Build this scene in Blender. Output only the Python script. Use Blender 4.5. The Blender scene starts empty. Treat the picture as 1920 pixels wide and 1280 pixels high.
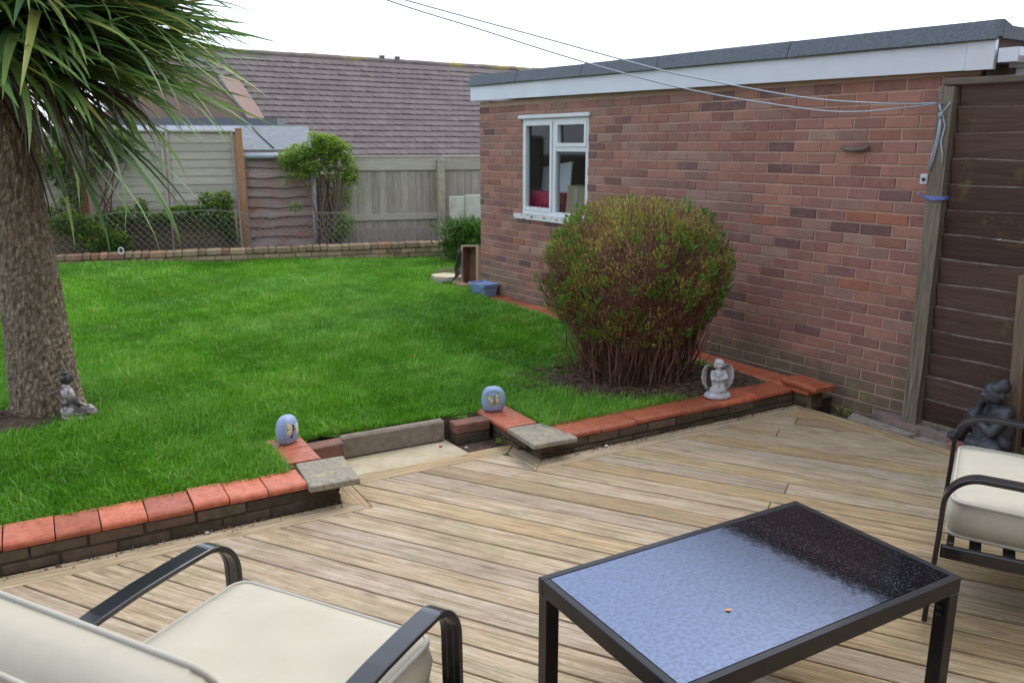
import bpy, bmesh, math, random
import numpy as np
from mathutils import Vector, Matrix, Euler

random.seed(7)
rng = np.random.default_rng(7)
R = math.radians
scn = bpy.context.scene
COL = scn.collection

# ------------------------------------------------------------------ camera
cam_d = bpy.data.cameras.new('camera')
cam = bpy.data.objects.new('camera', cam_d)
COL.objects.link(cam)
cam.location = (0, 0, 1.75)
cam.rotation_euler = (R(90 - 13.27), 0, 0)
cam_d.sensor_width = 36
cam_d.lens = 29.25
cam_d.clip_start = 0.05
cam_d.clip_end = 600
cam_d.dof.use_dof = True
cam_d.dof.focus_distance = 3.6
cam_d.dof.aperture_fstop = 5.0
scn.camera = cam

# ------------------------------------------------------------------ world: bright overcast sky
SUN_EL, SUN_AZ = 52, 48          # degrees; azimuth measured from +Y towards +X
world = bpy.data.worlds.new('World')
scn.world = world
world.use_nodes = True
wn = world.node_tree
wn.nodes.clear()
sky = wn.nodes.new('ShaderNodeTexSky')
sky.sky_type = 'NISHITA'
sky.sun_disc = False
sky.sun_elevation = R(SUN_EL)
sky.sun_rotation = R(SUN_AZ)
sky.air_density = 1.2
sky.dust_density = 3.0
sky.ozone_density = 1.5
wmix = wn.nodes.new('ShaderNodeMix')
wmix.data_type = 'RGBA'
wmix.inputs[0].default_value = 0.55
wmix.inputs[7].default_value = (10.2, 11.0, 12.6, 1)
wbg = wn.nodes.new('ShaderNodeBackground')
wbg.inputs[1].default_value = 0.12
wout = wn.nodes.new('ShaderNodeOutputWorld')
wn.links.new(sky.outputs[0], wmix.inputs[6])
wn.links.new(wmix.outputs[2], wbg.inputs[0])
wn.links.new(wbg.outputs[0], wout.inputs[0])

sun_d = bpy.data.lights.new('sun', 'SUN')
sun_d.energy = 0.9
sun_d.angle = R(28)
sun_d.color = (1.0, 0.96, 0.9)
sun = bpy.data.objects.new('sun', sun_d)
COL.objects.link(sun)
sdir = Vector((math.sin(R(SUN_AZ)) * math.cos(R(SUN_EL)), math.cos(R(SUN_AZ)) * math.cos(R(SUN_EL)), math.sin(R(SUN_EL))))
sun.rotation_euler = sdir.to_track_quat('Z', 'Y').to_euler()

vs = scn.view_settings
vs.view_transform = 'Standard'
vs.look = 'None'
vs.exposure = 0.86
vs.gamma = 1.0
vs.use_curve_mapping = False

# ------------------------------------------------------------------ frames of reference
CU, SU = math.cos(R(30)), math.sin(R(30))
def W(u, v, z=0.0):                      # garden frame: u right-and-away, v left-and-away
    return (u * CU - v * SU, u * SU + v * CU, z)
GX = 124.5                               # garage side wall runs along this heading
G0 = (2.682, 4.986, 0.0)
BX = 18.6                                # back boundary heading
B0 = (-3.94, 12.03, 0.0)
def rot2(x, y, a):
    c, s = math.cos(R(a)), math.sin(R(a))
    return x * c - y * s, x * s + y * c
def Gw(x, y, z=0):
    a, b = rot2(x, y, GX); return (G0[0] + a, G0[1] + b, z)
def Bw(x, y, z=0):
    a, b = rot2(x, y, BX); return (B0[0] + a, B0[1] + b, z)

# ------------------------------------------------------------------ object helpers
def tag(o, label=None, cat=None, group=None, kind=None):
    if label: o['label'] = label
    if cat: o['category'] = cat
    if group: o['group'] = group
    if kind: o['kind'] = kind
    return o
def empty(name, label, cat, loc=(0, 0, 0), rz=0.0, group=None):
    o = bpy.data.objects.new(name, None)
    COL.objects.link(o)
    o.empty_display_size = 0.1
    o.location = loc
    o.rotation_euler = (0, 0, R(rz))
    return tag(o, label, cat, group)
def link(name, me, parent=None, loc=None, rot=None, scale=None):
    o = bpy.data.objects.new(name, me)
    COL.objects.link(o)
    if parent is not None: o.parent = parent
    if loc is not None: o.location = loc
    if rot is not None: o.rotation_euler = rot
    if scale is not None: o.scale = scale
    return o

class MB:
    """collects shapes, builds one mesh"""
    def __init__(s):
        s.v = []; s.f = []; s.sm = []
    def add(s, vs, fs, smooth=False):
        b = len(s.v)
        s.v.extend([tuple(p) for p in vs])
        s.f.extend([tuple(i + b for i in f) for f in fs])
        s.sm.extend([smooth] * len(fs))
        return s
    def box(s, x0, x1, y0, y1, z0, z1, M=None):
        vs = [(x0, y0, z0), (x1, y0, z0), (x1, y1, z0), (x0, y1, z0), (x0, y0, z1), (x1, y0, z1), (x1, y1, z1), (x0, y1, z1)]
        if M is not None: vs = [M @ Vector(p) for p in vs]
        return s.add(vs, [(0, 3, 2, 1), (4, 5, 6, 7), (0, 1, 5, 4), (1, 2, 6, 5), (2, 3, 7, 6), (3, 0, 4, 7)])
    def cbox(s, x0, x1, y0, y1, z0, z1, c=0.004, M=None):
        """box with chamfered edges"""
        bm = bmesh.new()
        bmesh.ops.create_cube(bm, size=1)
        for p in bm.verts:
            p.co = Vector(((x0 + x1) / 2 + p.co.x * (x1 - x0), (y0 + y1) / 2 + p.co.y * (y1 - y0), (z0 + z1) / 2 + p.co.z * (z1 - z0)))
        bmesh.ops.bevel(bm, geom=bm.edges[:], offset=c, segments=1, affect='EDGES')
        if M is not None: bmesh.ops.transform(bm, matrix=M, verts=bm.verts)
        return s.bm(bm)
    def bm(s, bm, smooth=False):
        bm.verts.index_update()
        s.add([p.co[:] for p in bm.verts], [[q.index for q in f.verts] for f in bm.faces], smooth)
        bm.free()
        return s
    def prism(s, poly, z0, z1, top=None):
        """polygon (list of xy, CCW) extruded; top: optional inset polygon"""
        n = len(poly)
        t = top or poly
        vs = [(p[0], p[1], z0) for p in poly] + [(p[0], p[1], z1) for p in t]
        fs = [tuple(range(n - 1, -1, -1)), tuple(range(n, 2 * n))]
        for i in range(n):
            j = (i + 1) % n
            fs.append((i, j, n + j, n + i))
        return s.add(vs, fs)
    def tube(s, pts, rad, n=8, cap=True, smooth=True):
        pts = [Vector(p) for p in pts]
        if not hasattr(rad, '__len__'): rad = [rad] * len(pts)
        rings = []
        up = Vector((0.13, 0.21, 0.97))
        prev = None
        for i, p in enumerate(pts):
            d = (pts[min(i + 1, len(pts) - 1)] - pts[max(i - 1, 0)]).normalized()
            if prev is None:
                a = d.cross(up)
                if a.length < 1e-3: a = d.cross(Vector((1, 0, 0)))
                a.normalize()
            else:
                a = prev - d * prev.dot(d)
                if a.length < 1e-4: a = d.cross(up)
                a.normalize()
            prev = a
            b = d.cross(a)
            rings.append([p + (a * math.cos(2 * math.pi * k / n) + b * math.sin(2 * math.pi * k / n)) * rad[i] for k in range(n)])
        vs = [q for r in rings for q in r]
        fs = []
        for i in range(len(pts) - 1):
            for k in range(n):
                k2 = (k + 1) % n
                fs.append((i * n + k, i * n + k2, (i + 1) * n + k2, (i + 1) * n + k))
        if cap:
            fs.append(tuple(range(n - 1, -1, -1)))
            fs.append(tuple((len(pts) - 1) * n + k for k in range(n)))
        return s.add(vs, fs, smooth)
    def sweep(s, pts, prof, side, smooth=True):
        """sweep a closed profile [(a,b)] along pts; a along fixed side vector, b along the normal"""
        pts = [Vector(p) for p in pts]; side = Vector(side).normalized(); n = len(prof); vs = []
        for i, p in enumerate(pts):
            d = (pts[min(i + 1, len(pts) - 1)] - pts[max(i - 1, 0)]).normalized()
            nn = side.cross(d).normalized()
            vs += [p + side * a + nn * b for a, b in prof]
        fs = []
        for i in range(len(pts) - 1):
            for k in range(n):
                k2 = (k + 1) % n
                fs.append((i * n + k, i * n + k2, (i + 1) * n + k2, (i + 1) * n + k))
        fs.append(tuple(range(n - 1, -1, -1))); fs.append(tuple((len(pts) - 1) * n + k for k in range(n)))
        return s.add(vs, fs, smooth)
    def lathe(s, prof, n=24, M=None, smooth=True):
        vs = []; fs = []
        for r, z in prof:
            for k in range(n):
                a = 2 * math.pi * k / n
                vs.append(Vector((r * math.cos(a), r * math.sin(a), z)))
        if M is not None: vs = [M @ p for p in vs]
        for i in range(len(prof) - 1):
            for k in range(n):
                k2 = (k + 1) % n
                fs.append((i * n + k, i * n + k2, (i + 1) * n + k2, (i + 1) * n + k))
        return s.add(vs, fs, smooth)
    def mesh(s, name, mat=None):
        me = bpy.data.meshes.new(name)
        me.from_pydata(s.v, [], s.f)
        me.polygons.foreach_set('use_smooth', s.sm)
        if mat: me.materials.append(mat)
        me.update()
        return me
    def build(s, name, mat, parent=None, loc=None, rot=None, label=None, kind=None):
        o = link(name, s.mesh(name, mat), parent, loc, rot)
        return tag(o, label, None, None, kind)

def npmesh(name, V, F, mat, smooth=False, rnd=None):
    """fast mesh from numpy: V (n,3); F (m,3) or (m,4)"""
    me = bpy.data.meshes.new(name)
    k = F.shape[1]
    me.vertices.add(len(V)); me.vertices.foreach_set('co', np.ascontiguousarray(V, dtype=np.float32).ravel())
    me.loops.add(F.size); me.loops.foreach_set('vertex_index', np.ascontiguousarray(F, dtype=np.int32).ravel())
    me.polygons.add(len(F)); me.polygons.foreach_set('loop_start', np.arange(0, F.size, k, dtype=np.int32))
    me.polygons.foreach_set('use_smooth', np.full(len(F), smooth))
    if rnd is not None:
        at = me.attributes.new('rnd', 'FLOAT', 'POINT')
        at.data.foreach_set('value', np.ascontiguousarray(rnd, dtype=np.float32))
    me.materials.append(mat)
    me.update(calc_edges=True)
    return me

def rounded(w, d, h, r, seg=3, M=None):
    """rounded block centred in xy, from z=0 to h (bmesh)"""
    bm = bmesh.new()
    bmesh.ops.create_cube(bm, size=1)
    for p in bm.verts: p.co = Vector((p.co.x * w, p.co.y * d, (p.co.z + .5) * h))
    bmesh.ops.bevel(bm, geom=bm.edges[:], offset=r, segments=seg, profile=0.5, affect='EDGES')
    if M is not None: bmesh.ops.transform(bm, matrix=M, verts=bm.verts)
    return bm

def blob(name, prims, voxel, mat, parent=None, smooth=4, loc=None, rot=None, label=None):
    """organic single surface: overlapping ellipsoids and tapered limbs fused by a voxel remesh"""
    bm = bmesh.new()
    for p in prims:
        if p[0] == 'e':
            _, c, r, rt = p
            M = Matrix.Translation(c) @ Euler([R(a) for a in rt]).to_matrix().to_4x4() @ Matrix.Diagonal((r[0], r[1], r[2], 1))
            bmesh.ops.create_icosphere(bm, subdivisions=3, radius=1, matrix=M)
        else:
            _, a, ra, b, rb = p
            a, b = Vector(a), Vector(b)
            n = max(2, int((b - a).length / (min(ra, rb) * 0.5)) + 1)
            for i in range(n + 1):
                t = i / n
                rr = ra + (rb - ra) * t
                bmesh.ops.create_icosphere(bm, subdivisions=2, radius=rr, matrix=Matrix.Translation(a.lerp(b, t)))
    me = bpy.data.meshes.new(name); bm.to_mesh(me); bm.free()
    tmp = bpy.data.objects.new('tmp', me); COL.objects.link(tmp)
    m = tmp.modifiers.new('r', 'REMESH'); m.mode = 'VOXEL'; m.voxel_size = voxel; m.use_smooth_shade = True
    if smooth:
        m2 = tmp.modifiers.new('s', 'SMOOTH'); m2.factor = 0.5; m2.iterations = smooth
    dg = bpy.context.evaluated_depsgraph_get()
    me2 = bpy.data.meshes.new_from_object(tmp.evaluated_get(dg))
    bpy.data.objects.remove(tmp); bpy.data.meshes.remove(me)
    me2.name = name
    me2.materials.clear(); me2.materials.append(mat)
    me2.polygons.foreach_set('use_smooth', [True] * len(me2.polygons))
    return tag(link(name, me2, parent, loc, rot), label)

# ------------------------------------------------------------------ materials
def nnew(nt, t, **kw):
    n = nt.nodes.new(t)
    for k, v in kw.items(): setattr(n, k, v)
    return n
def ramp(nt, stops, interp='LINEAR'):
    r = nt.nodes.new('ShaderNodeValToRGB')
    r.color_ramp.interpolation = interp
    e = r.color_ramp.elements
    while len(e) < len(stops): e.new(0.5)
    for i, (p, c) in enumerate(stops):
        e[i].position = p
        e[i].color = (c[0], c[1], c[2], 1) if hasattr(c, '__len__') else (c, c, c, 1)
    return r
class Mat:
    def __init__(s, name, rough=0.7, spec=0.4):
        s.m = bpy.data.materials.new(name); s.m.use_nodes = True
        s.nt = s.m.node_tree
        s.b = s.nt.nodes['Principled BSDF']
        s.b.inputs['Roughness'].default_value = rough
        s.b.inputs['Specular IOR Level'].default_value = spec
        s.out = s.nt.nodes['Material Output']
    def L(s, a, b): s.nt.links.new(a, b)
    def coords(s, kind='World', scale=(1, 1, 1)):
        if kind == 'World': src = nnew(s.nt, 'ShaderNodeNewGeometry').outputs['Position']
        else: src = nnew(s.nt, 'ShaderNodeTexCoord').outputs[kind]
        mp = nnew(s.nt, 'ShaderNodeMapping'); mp.inputs['Scale'].default_value = scale
        s.L(src, mp.inputs['Vector'])
        return mp.outputs['Vector']
    def noise(s, vec, scale, detail=5, rough=0.6, dist=0.0):
        n = nnew(s.nt, 'ShaderNodeTexNoise')
        n.inputs['Scale'].default_value = scale; n.inputs['Detail'].default_value = detail
        n.inputs['Roughness'].default_value = rough; n.inputs['Distortion'].default_value = dist
        s.L(vec, n.inputs['Vector'])
        return n.outputs['Fac']
    def ramp(s, fac, stops, interp='LINEAR'):
        r = ramp(s.nt, stops, interp); s.L(fac, r.inputs[0]); return r.outputs[0]
    def mix(s, fac, a, b, mode='MIX'):
        m = nnew(s.nt, 'ShaderNodeMix', data_type='RGBA', blend_type=mode)
        for i, x in ((0, fac), (6, a), (7, b)):
            if hasattr(x, 'links'): s.L(x, m.inputs[i])
            elif i == 0: m.inputs[0].default_value = x
            else: m.inputs[i].default_value = (x[0], x[1], x[2], 1)
        return m.outputs[2]
    def math(s, op, a, b=0.0):
        m = nnew(s.nt, 'ShaderNodeMath', operation=op)
        for i, x in ((0, a), (1, b)):
            if hasattr(x, 'links'): s.L(x, m.inputs[i])
            else: m.inputs[i].default_value = x
        return m.outputs[0]
    def rnd(s):
        """per-object random plus a per-piece attribute for joined pieces"""
        a = nnew(s.nt, 'ShaderNodeAttribute', attribute_name='rnd').outputs['Fac']
        o = nnew(s.nt, 'ShaderNodeObjectInfo').outputs['Random']
        return s.math('FRACT', s.math('ADD', a, o))
    def val(s, col, fac, lo, hi):
        """multiply colour by a value between lo and hi driven by fac"""
        mr = nnew(s.nt, 'ShaderNodeMapRange'); mr.inputs[3].default_value = lo; mr.inputs[4].default_value = hi
        s.L(fac, mr.inputs[0])
        h = nnew(s.nt, 'ShaderNodeHueSaturation'); s.L(mr.outputs[0], h.inputs['Value'])
        if hasattr(col, 'links'): s.L(col, h.inputs['Color'])
        else: h.inputs['Color'].default_value = (*col, 1)
        return h.outputs[0]
    def color(s, c):
        if hasattr(c, 'links'): s.L(c, s.b.inputs['Base Color'])
        else: s.b.inputs['Base Color'].default_value = (*c, 1)
        return s
    def rough(s, f): s.L(f, s.b.inputs['Roughness']); return s
    def bump(s, h, strength=0.3, dist=0.01):
        b = nnew(s.nt, 'ShaderNodeBump'); b.inputs['Strength'].default_value = strength; b.inputs['Distance'].default_value = dist
        s.L(h, b.inputs['Height']); s.L(b.outputs[0], s.b.inputs['Normal'])
        return s
    def translucent(s, col, fac):
        t = nnew(s.nt, 'ShaderNodeBsdfTranslucent')
        if hasattr(col, 'links'): s.L(col, t.inputs[0])
        else: t.inputs[0].default_value = (*col, 1)
        mx = nnew(s.nt, 'ShaderNodeMixShader'); mx.inputs[0].default_value = fac
        s.L(s.b.outputs[0], mx.inputs[1]); s.L(t.outputs[0], mx.inputs[2]); s.L(mx.outputs[0], s.out.inputs[0])
        return s

def simple(name, c1, c2, scale=10, rough=0.75, bump=0.25, bscale=60, coord='World', stretch=(1, 1, 1), var=0.0, spec=0.35, c3=None, s3=2.0, t3=(0.55, 0.7), bdist=0.004):
    m = Mat(name, rough, spec)
    v = m.coords(coord, stretch)
    c = m.ramp(m.noise(v, scale), [(0.3, c1), (0.72, c2)])
    if c3 is not None:
        c = m.mix(m.ramp(m.noise(v, s3, 6, 0.7), [(t3[0], 0.0), (t3[1], 1.0)]), c, c3)
    if var: c = m.val(c, m.rnd(), 1 - var, 1 + var)
    m.color(c)
    if bump: m.bump(m.noise(v, bscale, 4), bump, bdist)
    return m.m

M = {}
# brickwork of the garage
def brick_mat(name, stops, moss_z=None, sat=1.0):
    m = Mat(name, 0.85, 0.25)
    r = m.rnd()
    v = m.coords('World')
    c = m.ramp(r, stops, 'CONSTANT')
    r2 = m.math('FRACT', m.math('MULTIPLY', r, 37.3))
    c = m.val(c, r2, 0.84, 1.18)
    c = m.val(c, m.noise(v, 11, 5, 0.7), 0.66, 1.36)
    c = m.mix(m.ramp(m.noise(v, 24, 5, 0.7), [(0.5, 0.0), (0.75, 0.55)]), c, (0.32, 0.2, 0.16))
    c = m.mix(m.ramp(m.noise(v, 70, 3, 0.6), [(0.62, 0.0), (0.8, 0.6)]), c, (0.11, 0.06, 0.052))
    c = m.mix(m.ramp(m.noise(v, 3.1, 5, 0.7), [(0.60, 0.0), (0.8, 0.4)]), c, (0.36, 0.27, 0.235))
    if moss_z:
        sep = nnew(m.nt, 'ShaderNodeSeparateXYZ'); m.L(v, sep.inputs[0])
        hgt = m.math('SUBTRACT', m.math('MULTIPLY', m.noise(v, 2.2, 5, 0.65), 1.3), m.math('DIVIDE', sep.outputs[2], moss_z))
        k = m.ramp(hgt, [(-0.02, 0.0), (0.42, 0.85)])
        c = m.mix(k, c, m.ramp(m.noise(v, 9, 4), [(0.35, (0.115, 0.088, 0.062)), (0.6, (0.16, 0.14, 0.075)), (0.75, (0.23, 0.23, 0.08))]))
    m.color(c)
    m.bump(m.noise(v, 75, 5, 0.75), 0.8, 0.006)
    return m.m
BR = [(0.0, (0.295, 0.146, 0.112)), (0.2, (0.265, 0.128, 0.104)), (0.36, (0.225, 0.114, 0.098)), (0.48, (0.31, 0.154, 0.116)), (0.64, (0.27, 0.160, 0.128)),
      (0.80, (0.29, 0.135, 0.100)), (0.90, (0.155, 0.087, 0.082)), (0.95, (0.295, 0.186, 0.145)), (0.985, (0.35, 0.138, 0.088))]
M['brick'] = brick_mat('garage_brick', BR, 0.75)
M['mortar'] = simple('mortar', (0.39, 0.255, 0.195), (0.48, 0.325, 0.255), 6, 0.9, 0.4, 150, c3=(0.2, 0.18, 0.13), s3=1.2, t3=(0.62, 0.8))
M['oldbrick'] = brick_mat('mossy_low_wall_brick', [(0.0, (0.085, 0.07, 0.048)), (0.3, (0.12, 0.088, 0.06)), (0.55, (0.1, 0.085, 0.055)), (0.75, (0.16, 0.11, 0.075)), (0.9, (0.13, 0.07, 0.05))])
def _old(name, a, b, g):
    return simple(name, a, b, 18, 0.88, 0.6, 90, c3=g, s3=5, t3=(0.5, 0.68), var=0.28, bdist=0.006)
M['oldbrick'] = _old('mossy_brick', (0.06, 0.046, 0.028), (0.125, 0.092, 0.06), (0.05, 0.052, 0.02))
M['redbrick'] = _old('loose_red_brick', (0.17, 0.075, 0.05), (0.25, 0.12, 0.085), (0.1, 0.08, 0.06))
M['backbrick'] = _old('back_wall_brick', (0.2, 0.145, 0.085), (0.33, 0.24, 0.155), (0.16, 0.15, 0.075))
M['backred'] = _old('back_wall_red_brick', (0.27, 0.13, 0.08), (0.36, 0.2, 0.13), (0.26, 0.22, 0.14))
M['oldmortar'] = simple('dirty_mortar', (0.04, 0.033, 0.02), (0.085, 0.068, 0.044), 14, 0.95, 0.5, 120)
# terracotta coping tiles, wet
m = Mat('terracotta', 0.42, 0.5)
v = m.coords('World')
c = m.ramp(m.noise(v, 26, 5, 0.65), [(0.3, (0.30, 0.068, 0.03)), (0.5, (0.43, 0.115, 0.055)), (0.7, (0.50, 0.145, 0.075))])
c = m.val(c, m.rnd(), 0.74, 1.2)
c = m.mix(m.ramp(m.noise(v, 11, 6, .75), [(0.58, 0.0), (0.72, 0.6)]), c, (0.16, 0.085, 0.05))
c = m.mix(m.ramp(m.noise(v, 90, 4, .7), [(0.55, 0.0), (0.7, 0.55)]), c, (0.2, 0.05, 0.026))
c = m.mix(m.ramp(m.noise(v, 7, 5), [(0.6, 0.0), (0.8, 0.5)]), c, (0.22, 0.09, 0.055))
m.color(c); m.rough(m.ramp(m.noise(v, 70, 3), [(0.35, 0.3), (0.65, 0.65)])); m.bump(m.noise(v, 160, 3), 0.22, 0.003)
M['terracotta'] = m.m
M['slab'] = simple('lichen_slab', (0.17, 0.15, 0.12), (0.33, 0.29, 0.22), 40, 0.85, 0.6, 140, c3=(0.4, 0.36, 0.2), s3=16, t3=(0.52, 0.72))
M['kerb'] = simple('kerb_concrete', (0.15, 0.125, 0.095), (0.26, 0.22, 0.17), 22, 0.88, 0.4, 160, c3=(0.12, 0.11, 0.07), s3=6)
M['pathcon'] = simple('step_concrete', (0.36, 0.3, 0.2), (0.5, 0.43, 0.31), 9, 0.8, 0.3, 160, c3=(0.34, 0.32, 0.16), s3=5)
M['soil'] = simple('soil', (0.045, 0.028, 0.018), (0.12, 0.08, 0.055), 30, 0.95, 1.0, 60, bdist=0.02)
M['ground'] = simple('earth', (0.06, 0.045, 0.03), (0.11, 0.085, 0.06), 3, 0.95, 0.6, 20, bdist=0.02)
M['lawnbase'] = simple('lawn_ground', (0.05, 0.11, 0.010), (0.09, 0.20, 0.016), 40, 0.95, 0.8, 120, c3=(0.05, 0.09, 0.015), s3=3, bdist=0.02)
# grass blades
m = Mat('grass_blade', 0.42, 0.35)
r = nnew(m.nt, 'ShaderNodeAttribute', attribute_name='rnd').outputs['Fac']
c = m.ramp(r, [(0.0, (0.062, 0.19, 0.012)), (0.35, (0.105, 0.30, 0.016)), (0.7, (0.16, 0.40, 0.025)), (0.93, (0.24, 0.46, 0.05)), (1.0, (0.42, 0.42, 0.17))])
v = m.coords('World')
c = m.val(c, m.noise(v, 1.1, 4, .65), 0.75, 1.3)
c = m.mix(m.ramp(m.noise(v, 2.3, 4, .65), [(.52, 0.0), (.74, .3)]), c, (0.20, 0.34, 0.03))
m.color(c); m.translucent(c, 0.38)
M['grass'] = m.m
# decking
m = Mat('deck_board', 0.5, 0.45)
v = m.coords('Object', (1.2, 22, 22))
info = nnew(m.nt, 'ShaderNodeObjectInfo').outputs['Random']
off = nnew(m.nt, 'ShaderNodeVectorMath', operation='ADD')
cmb = nnew(m.nt, 'ShaderNodeCombineXYZ'); m.L(m.math('MULTIPLY', info, 90.0), cmb.inputs[0]); m.L(m.math('MULTIPLY', info, 41.0), cmb.inputs[2])
m.L(v, off.inputs[0]); m.L(cmb.outputs[0], off.inputs[1])
g = m.noise(off.outputs[0], 2.4, 7, 0.68, 0.6)
c = m.ramp(g, [(0.28, (0.12, 0.083, 0.05)), (0.42, (0.32, 0.24, 0.15)), (0.56, (0.465, 0.375, 0.265)), (0.76, (0.58, 0.52, 0.43))])
tint = m.ramp(info, [(0.0, (1.0, 0.96, 0.9)), (0.2, (1.0, 0.90, 0.70)), (0.32, (0.95, 0.93, 0.95)), (0.5, (0.88, 0.72, 0.40)), (0.56, (1.0, 0.95, 0.88)), (0.74, (0.86, 0.83, 0.84)), (0.87, (0.92, 0.80, 0.58)), (0.95, (0.76, 0.66, 0.52))], 'CONSTANT')
c = m.mix(1.0, c, tint, 'MULTIPLY')
vw = m.coords('World')
c = m.mix(m.ramp(m.noise(vw, 1.9, 5, 0.65), [(0.52, 0.0), (0.70, 0.55)]), c, m.ramp(g, [(0.3, (0.17, 0.13, 0.05)), (0.7, (0.42, 0.345, 0.19))]))
c = m.mix(m.ramp(m.noise(vw, 4.6, 5, 0.7), [(0.54, 0.0), (0.72, 0.65)]), c, (0.25, 0.235, 0.10))
c = m.mix(m.ramp(m.noise(vw, 3.3, 6, 0.75), [(0.57, 0.0), (0.76, 0.6)]), c, (0.17, 0.125, 0.09))
vm = m.coords('Object', (3.5, 11, 11))
om = nnew(m.nt, 'ShaderNodeVectorMath', operation='ADD'); m.L(vm, om.inputs[0]); m.L(cmb.outputs[0], om.inputs[1])
c = m.mix(m.ramp(m.noise(om.outputs[0], 1.3, 6, .75), [(.5, 0.0), (.68, .62)]), c, m.ramp(m.noise(vw, 2.2, 3), [(.42, (.23, .215, .12)), (.58, (.27, .19, .115))]))
c = m.mix(m.ramp(m.noise(om.outputs[0], 3.1, 5, .7), [(.58, 0.0), (.74, .5)]), c, (.52, .49, .44))
# knots and blemishes, stretched along the grain
vk = m.coords('Object', (7, 16, 16))
ok = nnew(m.nt, 'ShaderNodeVectorMath', operation='ADD'); m.L(vk, ok.inputs[0]); m.L(cmb.outputs[0], ok.inputs[1])
vo = nnew(m.nt, 'ShaderNodeTexVoronoi'); vo.inputs['Scale'].default_value = 0.42; m.L(ok.outputs[0], vo.inputs['Vector'])
c = m.mix(m.ramp(vo.outputs['Distance'], [(0.02, 0.75), (0.16, 0.0)]), c, (0.15, 0.1, 0.06))
c = m.mix(m.ramp(m.noise(off.outputs[0], 9, 4, 0.7), [(0.62, 0.0), (0.78, 0.6)]), c, (0.17, 0.135, 0.1))
m.color(c)
m.rough(m.ramp(m.noise(vw, 6, 4), [(0.35, 0.38), (0.65, 0.7)]))
vo2 = m.coords('Object')
sp = nnew(m.nt, 'ShaderNodeSeparateXYZ'); m.L(vo2, sp.inputs[0])
groove = m.math('MULTIPLY', m.math('SINE', m.math('MULTIPLY', sp.outputs[1], 2 * math.pi / 0.0085)), 0.5)
hh = m.math('ADD', groove, m.math('MULTIPLY', g, 1.6))
m.bump(hh, 0.6, 0.003)
M['deck'] = m.m
M['darkgap'] = simple('under_deck', (0.02, 0.016, 0.012), (0.04, 0.032, 0.024), 8, 0.95, 0)
# furniture
M['cushion'] = simple('cream_cushion', (0.43, 0.395, 0.31), (0.50, 0.465, 0.375), 3, 0.92, 0.6, 500, coord='Object', bdist=0.0015, spec=0.15, c3=(0.37, 0.345, 0.28), s3=1.6, t3=(.5, .75))
M['piping'] = simple('cushion_piping', (0.40, 0.38, 0.32), (0.46, 0.43, 0.365), 20, 0.85, 0.2, 300, spec=0.2)
m = Mat('black_metal', 0.3, 0.3); m.color((0.010, 0.011, 0.014)); m.b.inputs['Coat Weight'].default_value = 0.7; m.b.inputs['Coat Roughness'].default_value = 0.09
v = m.coords('World'); m.bump(m.noise(v, 420, 3), 0.12, 0.001); M['blackmetal'] = m.m
m = Mat('black_frame_paint', 0.4, 0.15); m.color((0.006, 0.006, 0.008)); m.b.inputs['Coat Weight'].default_value = 0.35; m.b.inputs['Coat Roughness'].default_value = 0.12; m.bump(m.noise(m.coords('World'), 300, 2), 0.08, 0.001); M['framepaint'] = m.m
# ------------------------------------------------------------------ ground, lawn, bed
LP = [(-1.5, 4.2, .122), (-3, 5, .14), (.6, 5.0, .095), (.9, 6.5, .1), (-.3, 9, .12), (-6.1, 11.2, .175), (-3.9, 12, .11), (-1.1, 12.9, .03), (-5, 8, .16), (-2, 8, .13), (1.6, 5.4, .09)]
LPa = np.array(LP)
def lawn_z(x, y):
    x = np.asarray(x, float); y = np.asarray(y, float)
    d = 1.0 / (((x[..., None] - LPa[:, 0]) ** 2 + (y[..., None] - LPa[:, 1]) ** 2) + 0.6) ** 1.5
    return (d * LPa[:, 2]).sum(-1) / d.sum(-1)
def to_uv(x, y): return x * CU + y * SU, -x * SU + y * CU
def to_g(x, y):
    dx, dy = x - G0[0], y - G0[1]; c, s = math.cos(R(GX)), math.sin(R(GX))
    return dx * c + dy * s, -dx * s + dy * c
def to_b(x, y):
    dx, dy = x - B0[0], y - B0[1]; c, s = math.cos(R(BX)), math.sin(R(BX))
    return dx * c + dy * s, -dx * s + dy * c
EDGE_Y = 0.33                     # the terracotta edging stands this far from the garage wall
def edge_off(gx): return 0.34 - 0.035 * gx
def in_lawn(x, y, pad=0.0):
    u, v = to_uv(x, y); gx, gy = to_g(x, y); bx, by = to_b(x, y)
    ok = (v > 3.97 + pad) & (by < -0.03 - pad) & ((gy > edge_off(gx) + 0.05 + pad) | (gx > 5.45)) & (x < -.25 + (y < 9.6) * 9)
    notch = (u > 1.0 - pad) & (u < 2.535 + pad) & (v < 4.46 + pad)
    side = ((u < 0.98) | (u > 2.62))
    far = (gx > 5.3) & (np.hypot(x + .62, y - 10.15) < .42)
    return ok & (~notch) & (~far) & (np.hypot(x + .82, y - 10.45) > .26)

# far terrain, one sheet to the horizon (falls away behind the back fence)
def terr(x, y):
    bx, by = to_b(x, y)
    return -0.16 - 1.6 * np.clip((by - 1.5) / 8, 0, 1)
xs = np.concatenate([np.linspace(-300, -14, 12), np.linspace(-12, 12, 25), np.linspace(14, 300, 12)])
ys = np.concatenate([np.linspace(-60, -6, 6), np.linspace(-4, 30, 35), np.linspace(34, 400, 14)])
XX, YY = np.meshgrid(xs, ys)
V = np.stack([XX, YY, terr(XX, YY)], -1).reshape(-1, 3)
nx = len(xs)
ii = np.arange((len(ys) - 1) * nx).reshape(len(ys) - 1, nx)[:, :-1].ravel()
F = np.stack([ii, ii + 1, ii + 1 + nx, ii + nx], -1)
tag(link('ground', npmesh('ground', V, F, M['ground'], True)), kind='structure')

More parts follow.
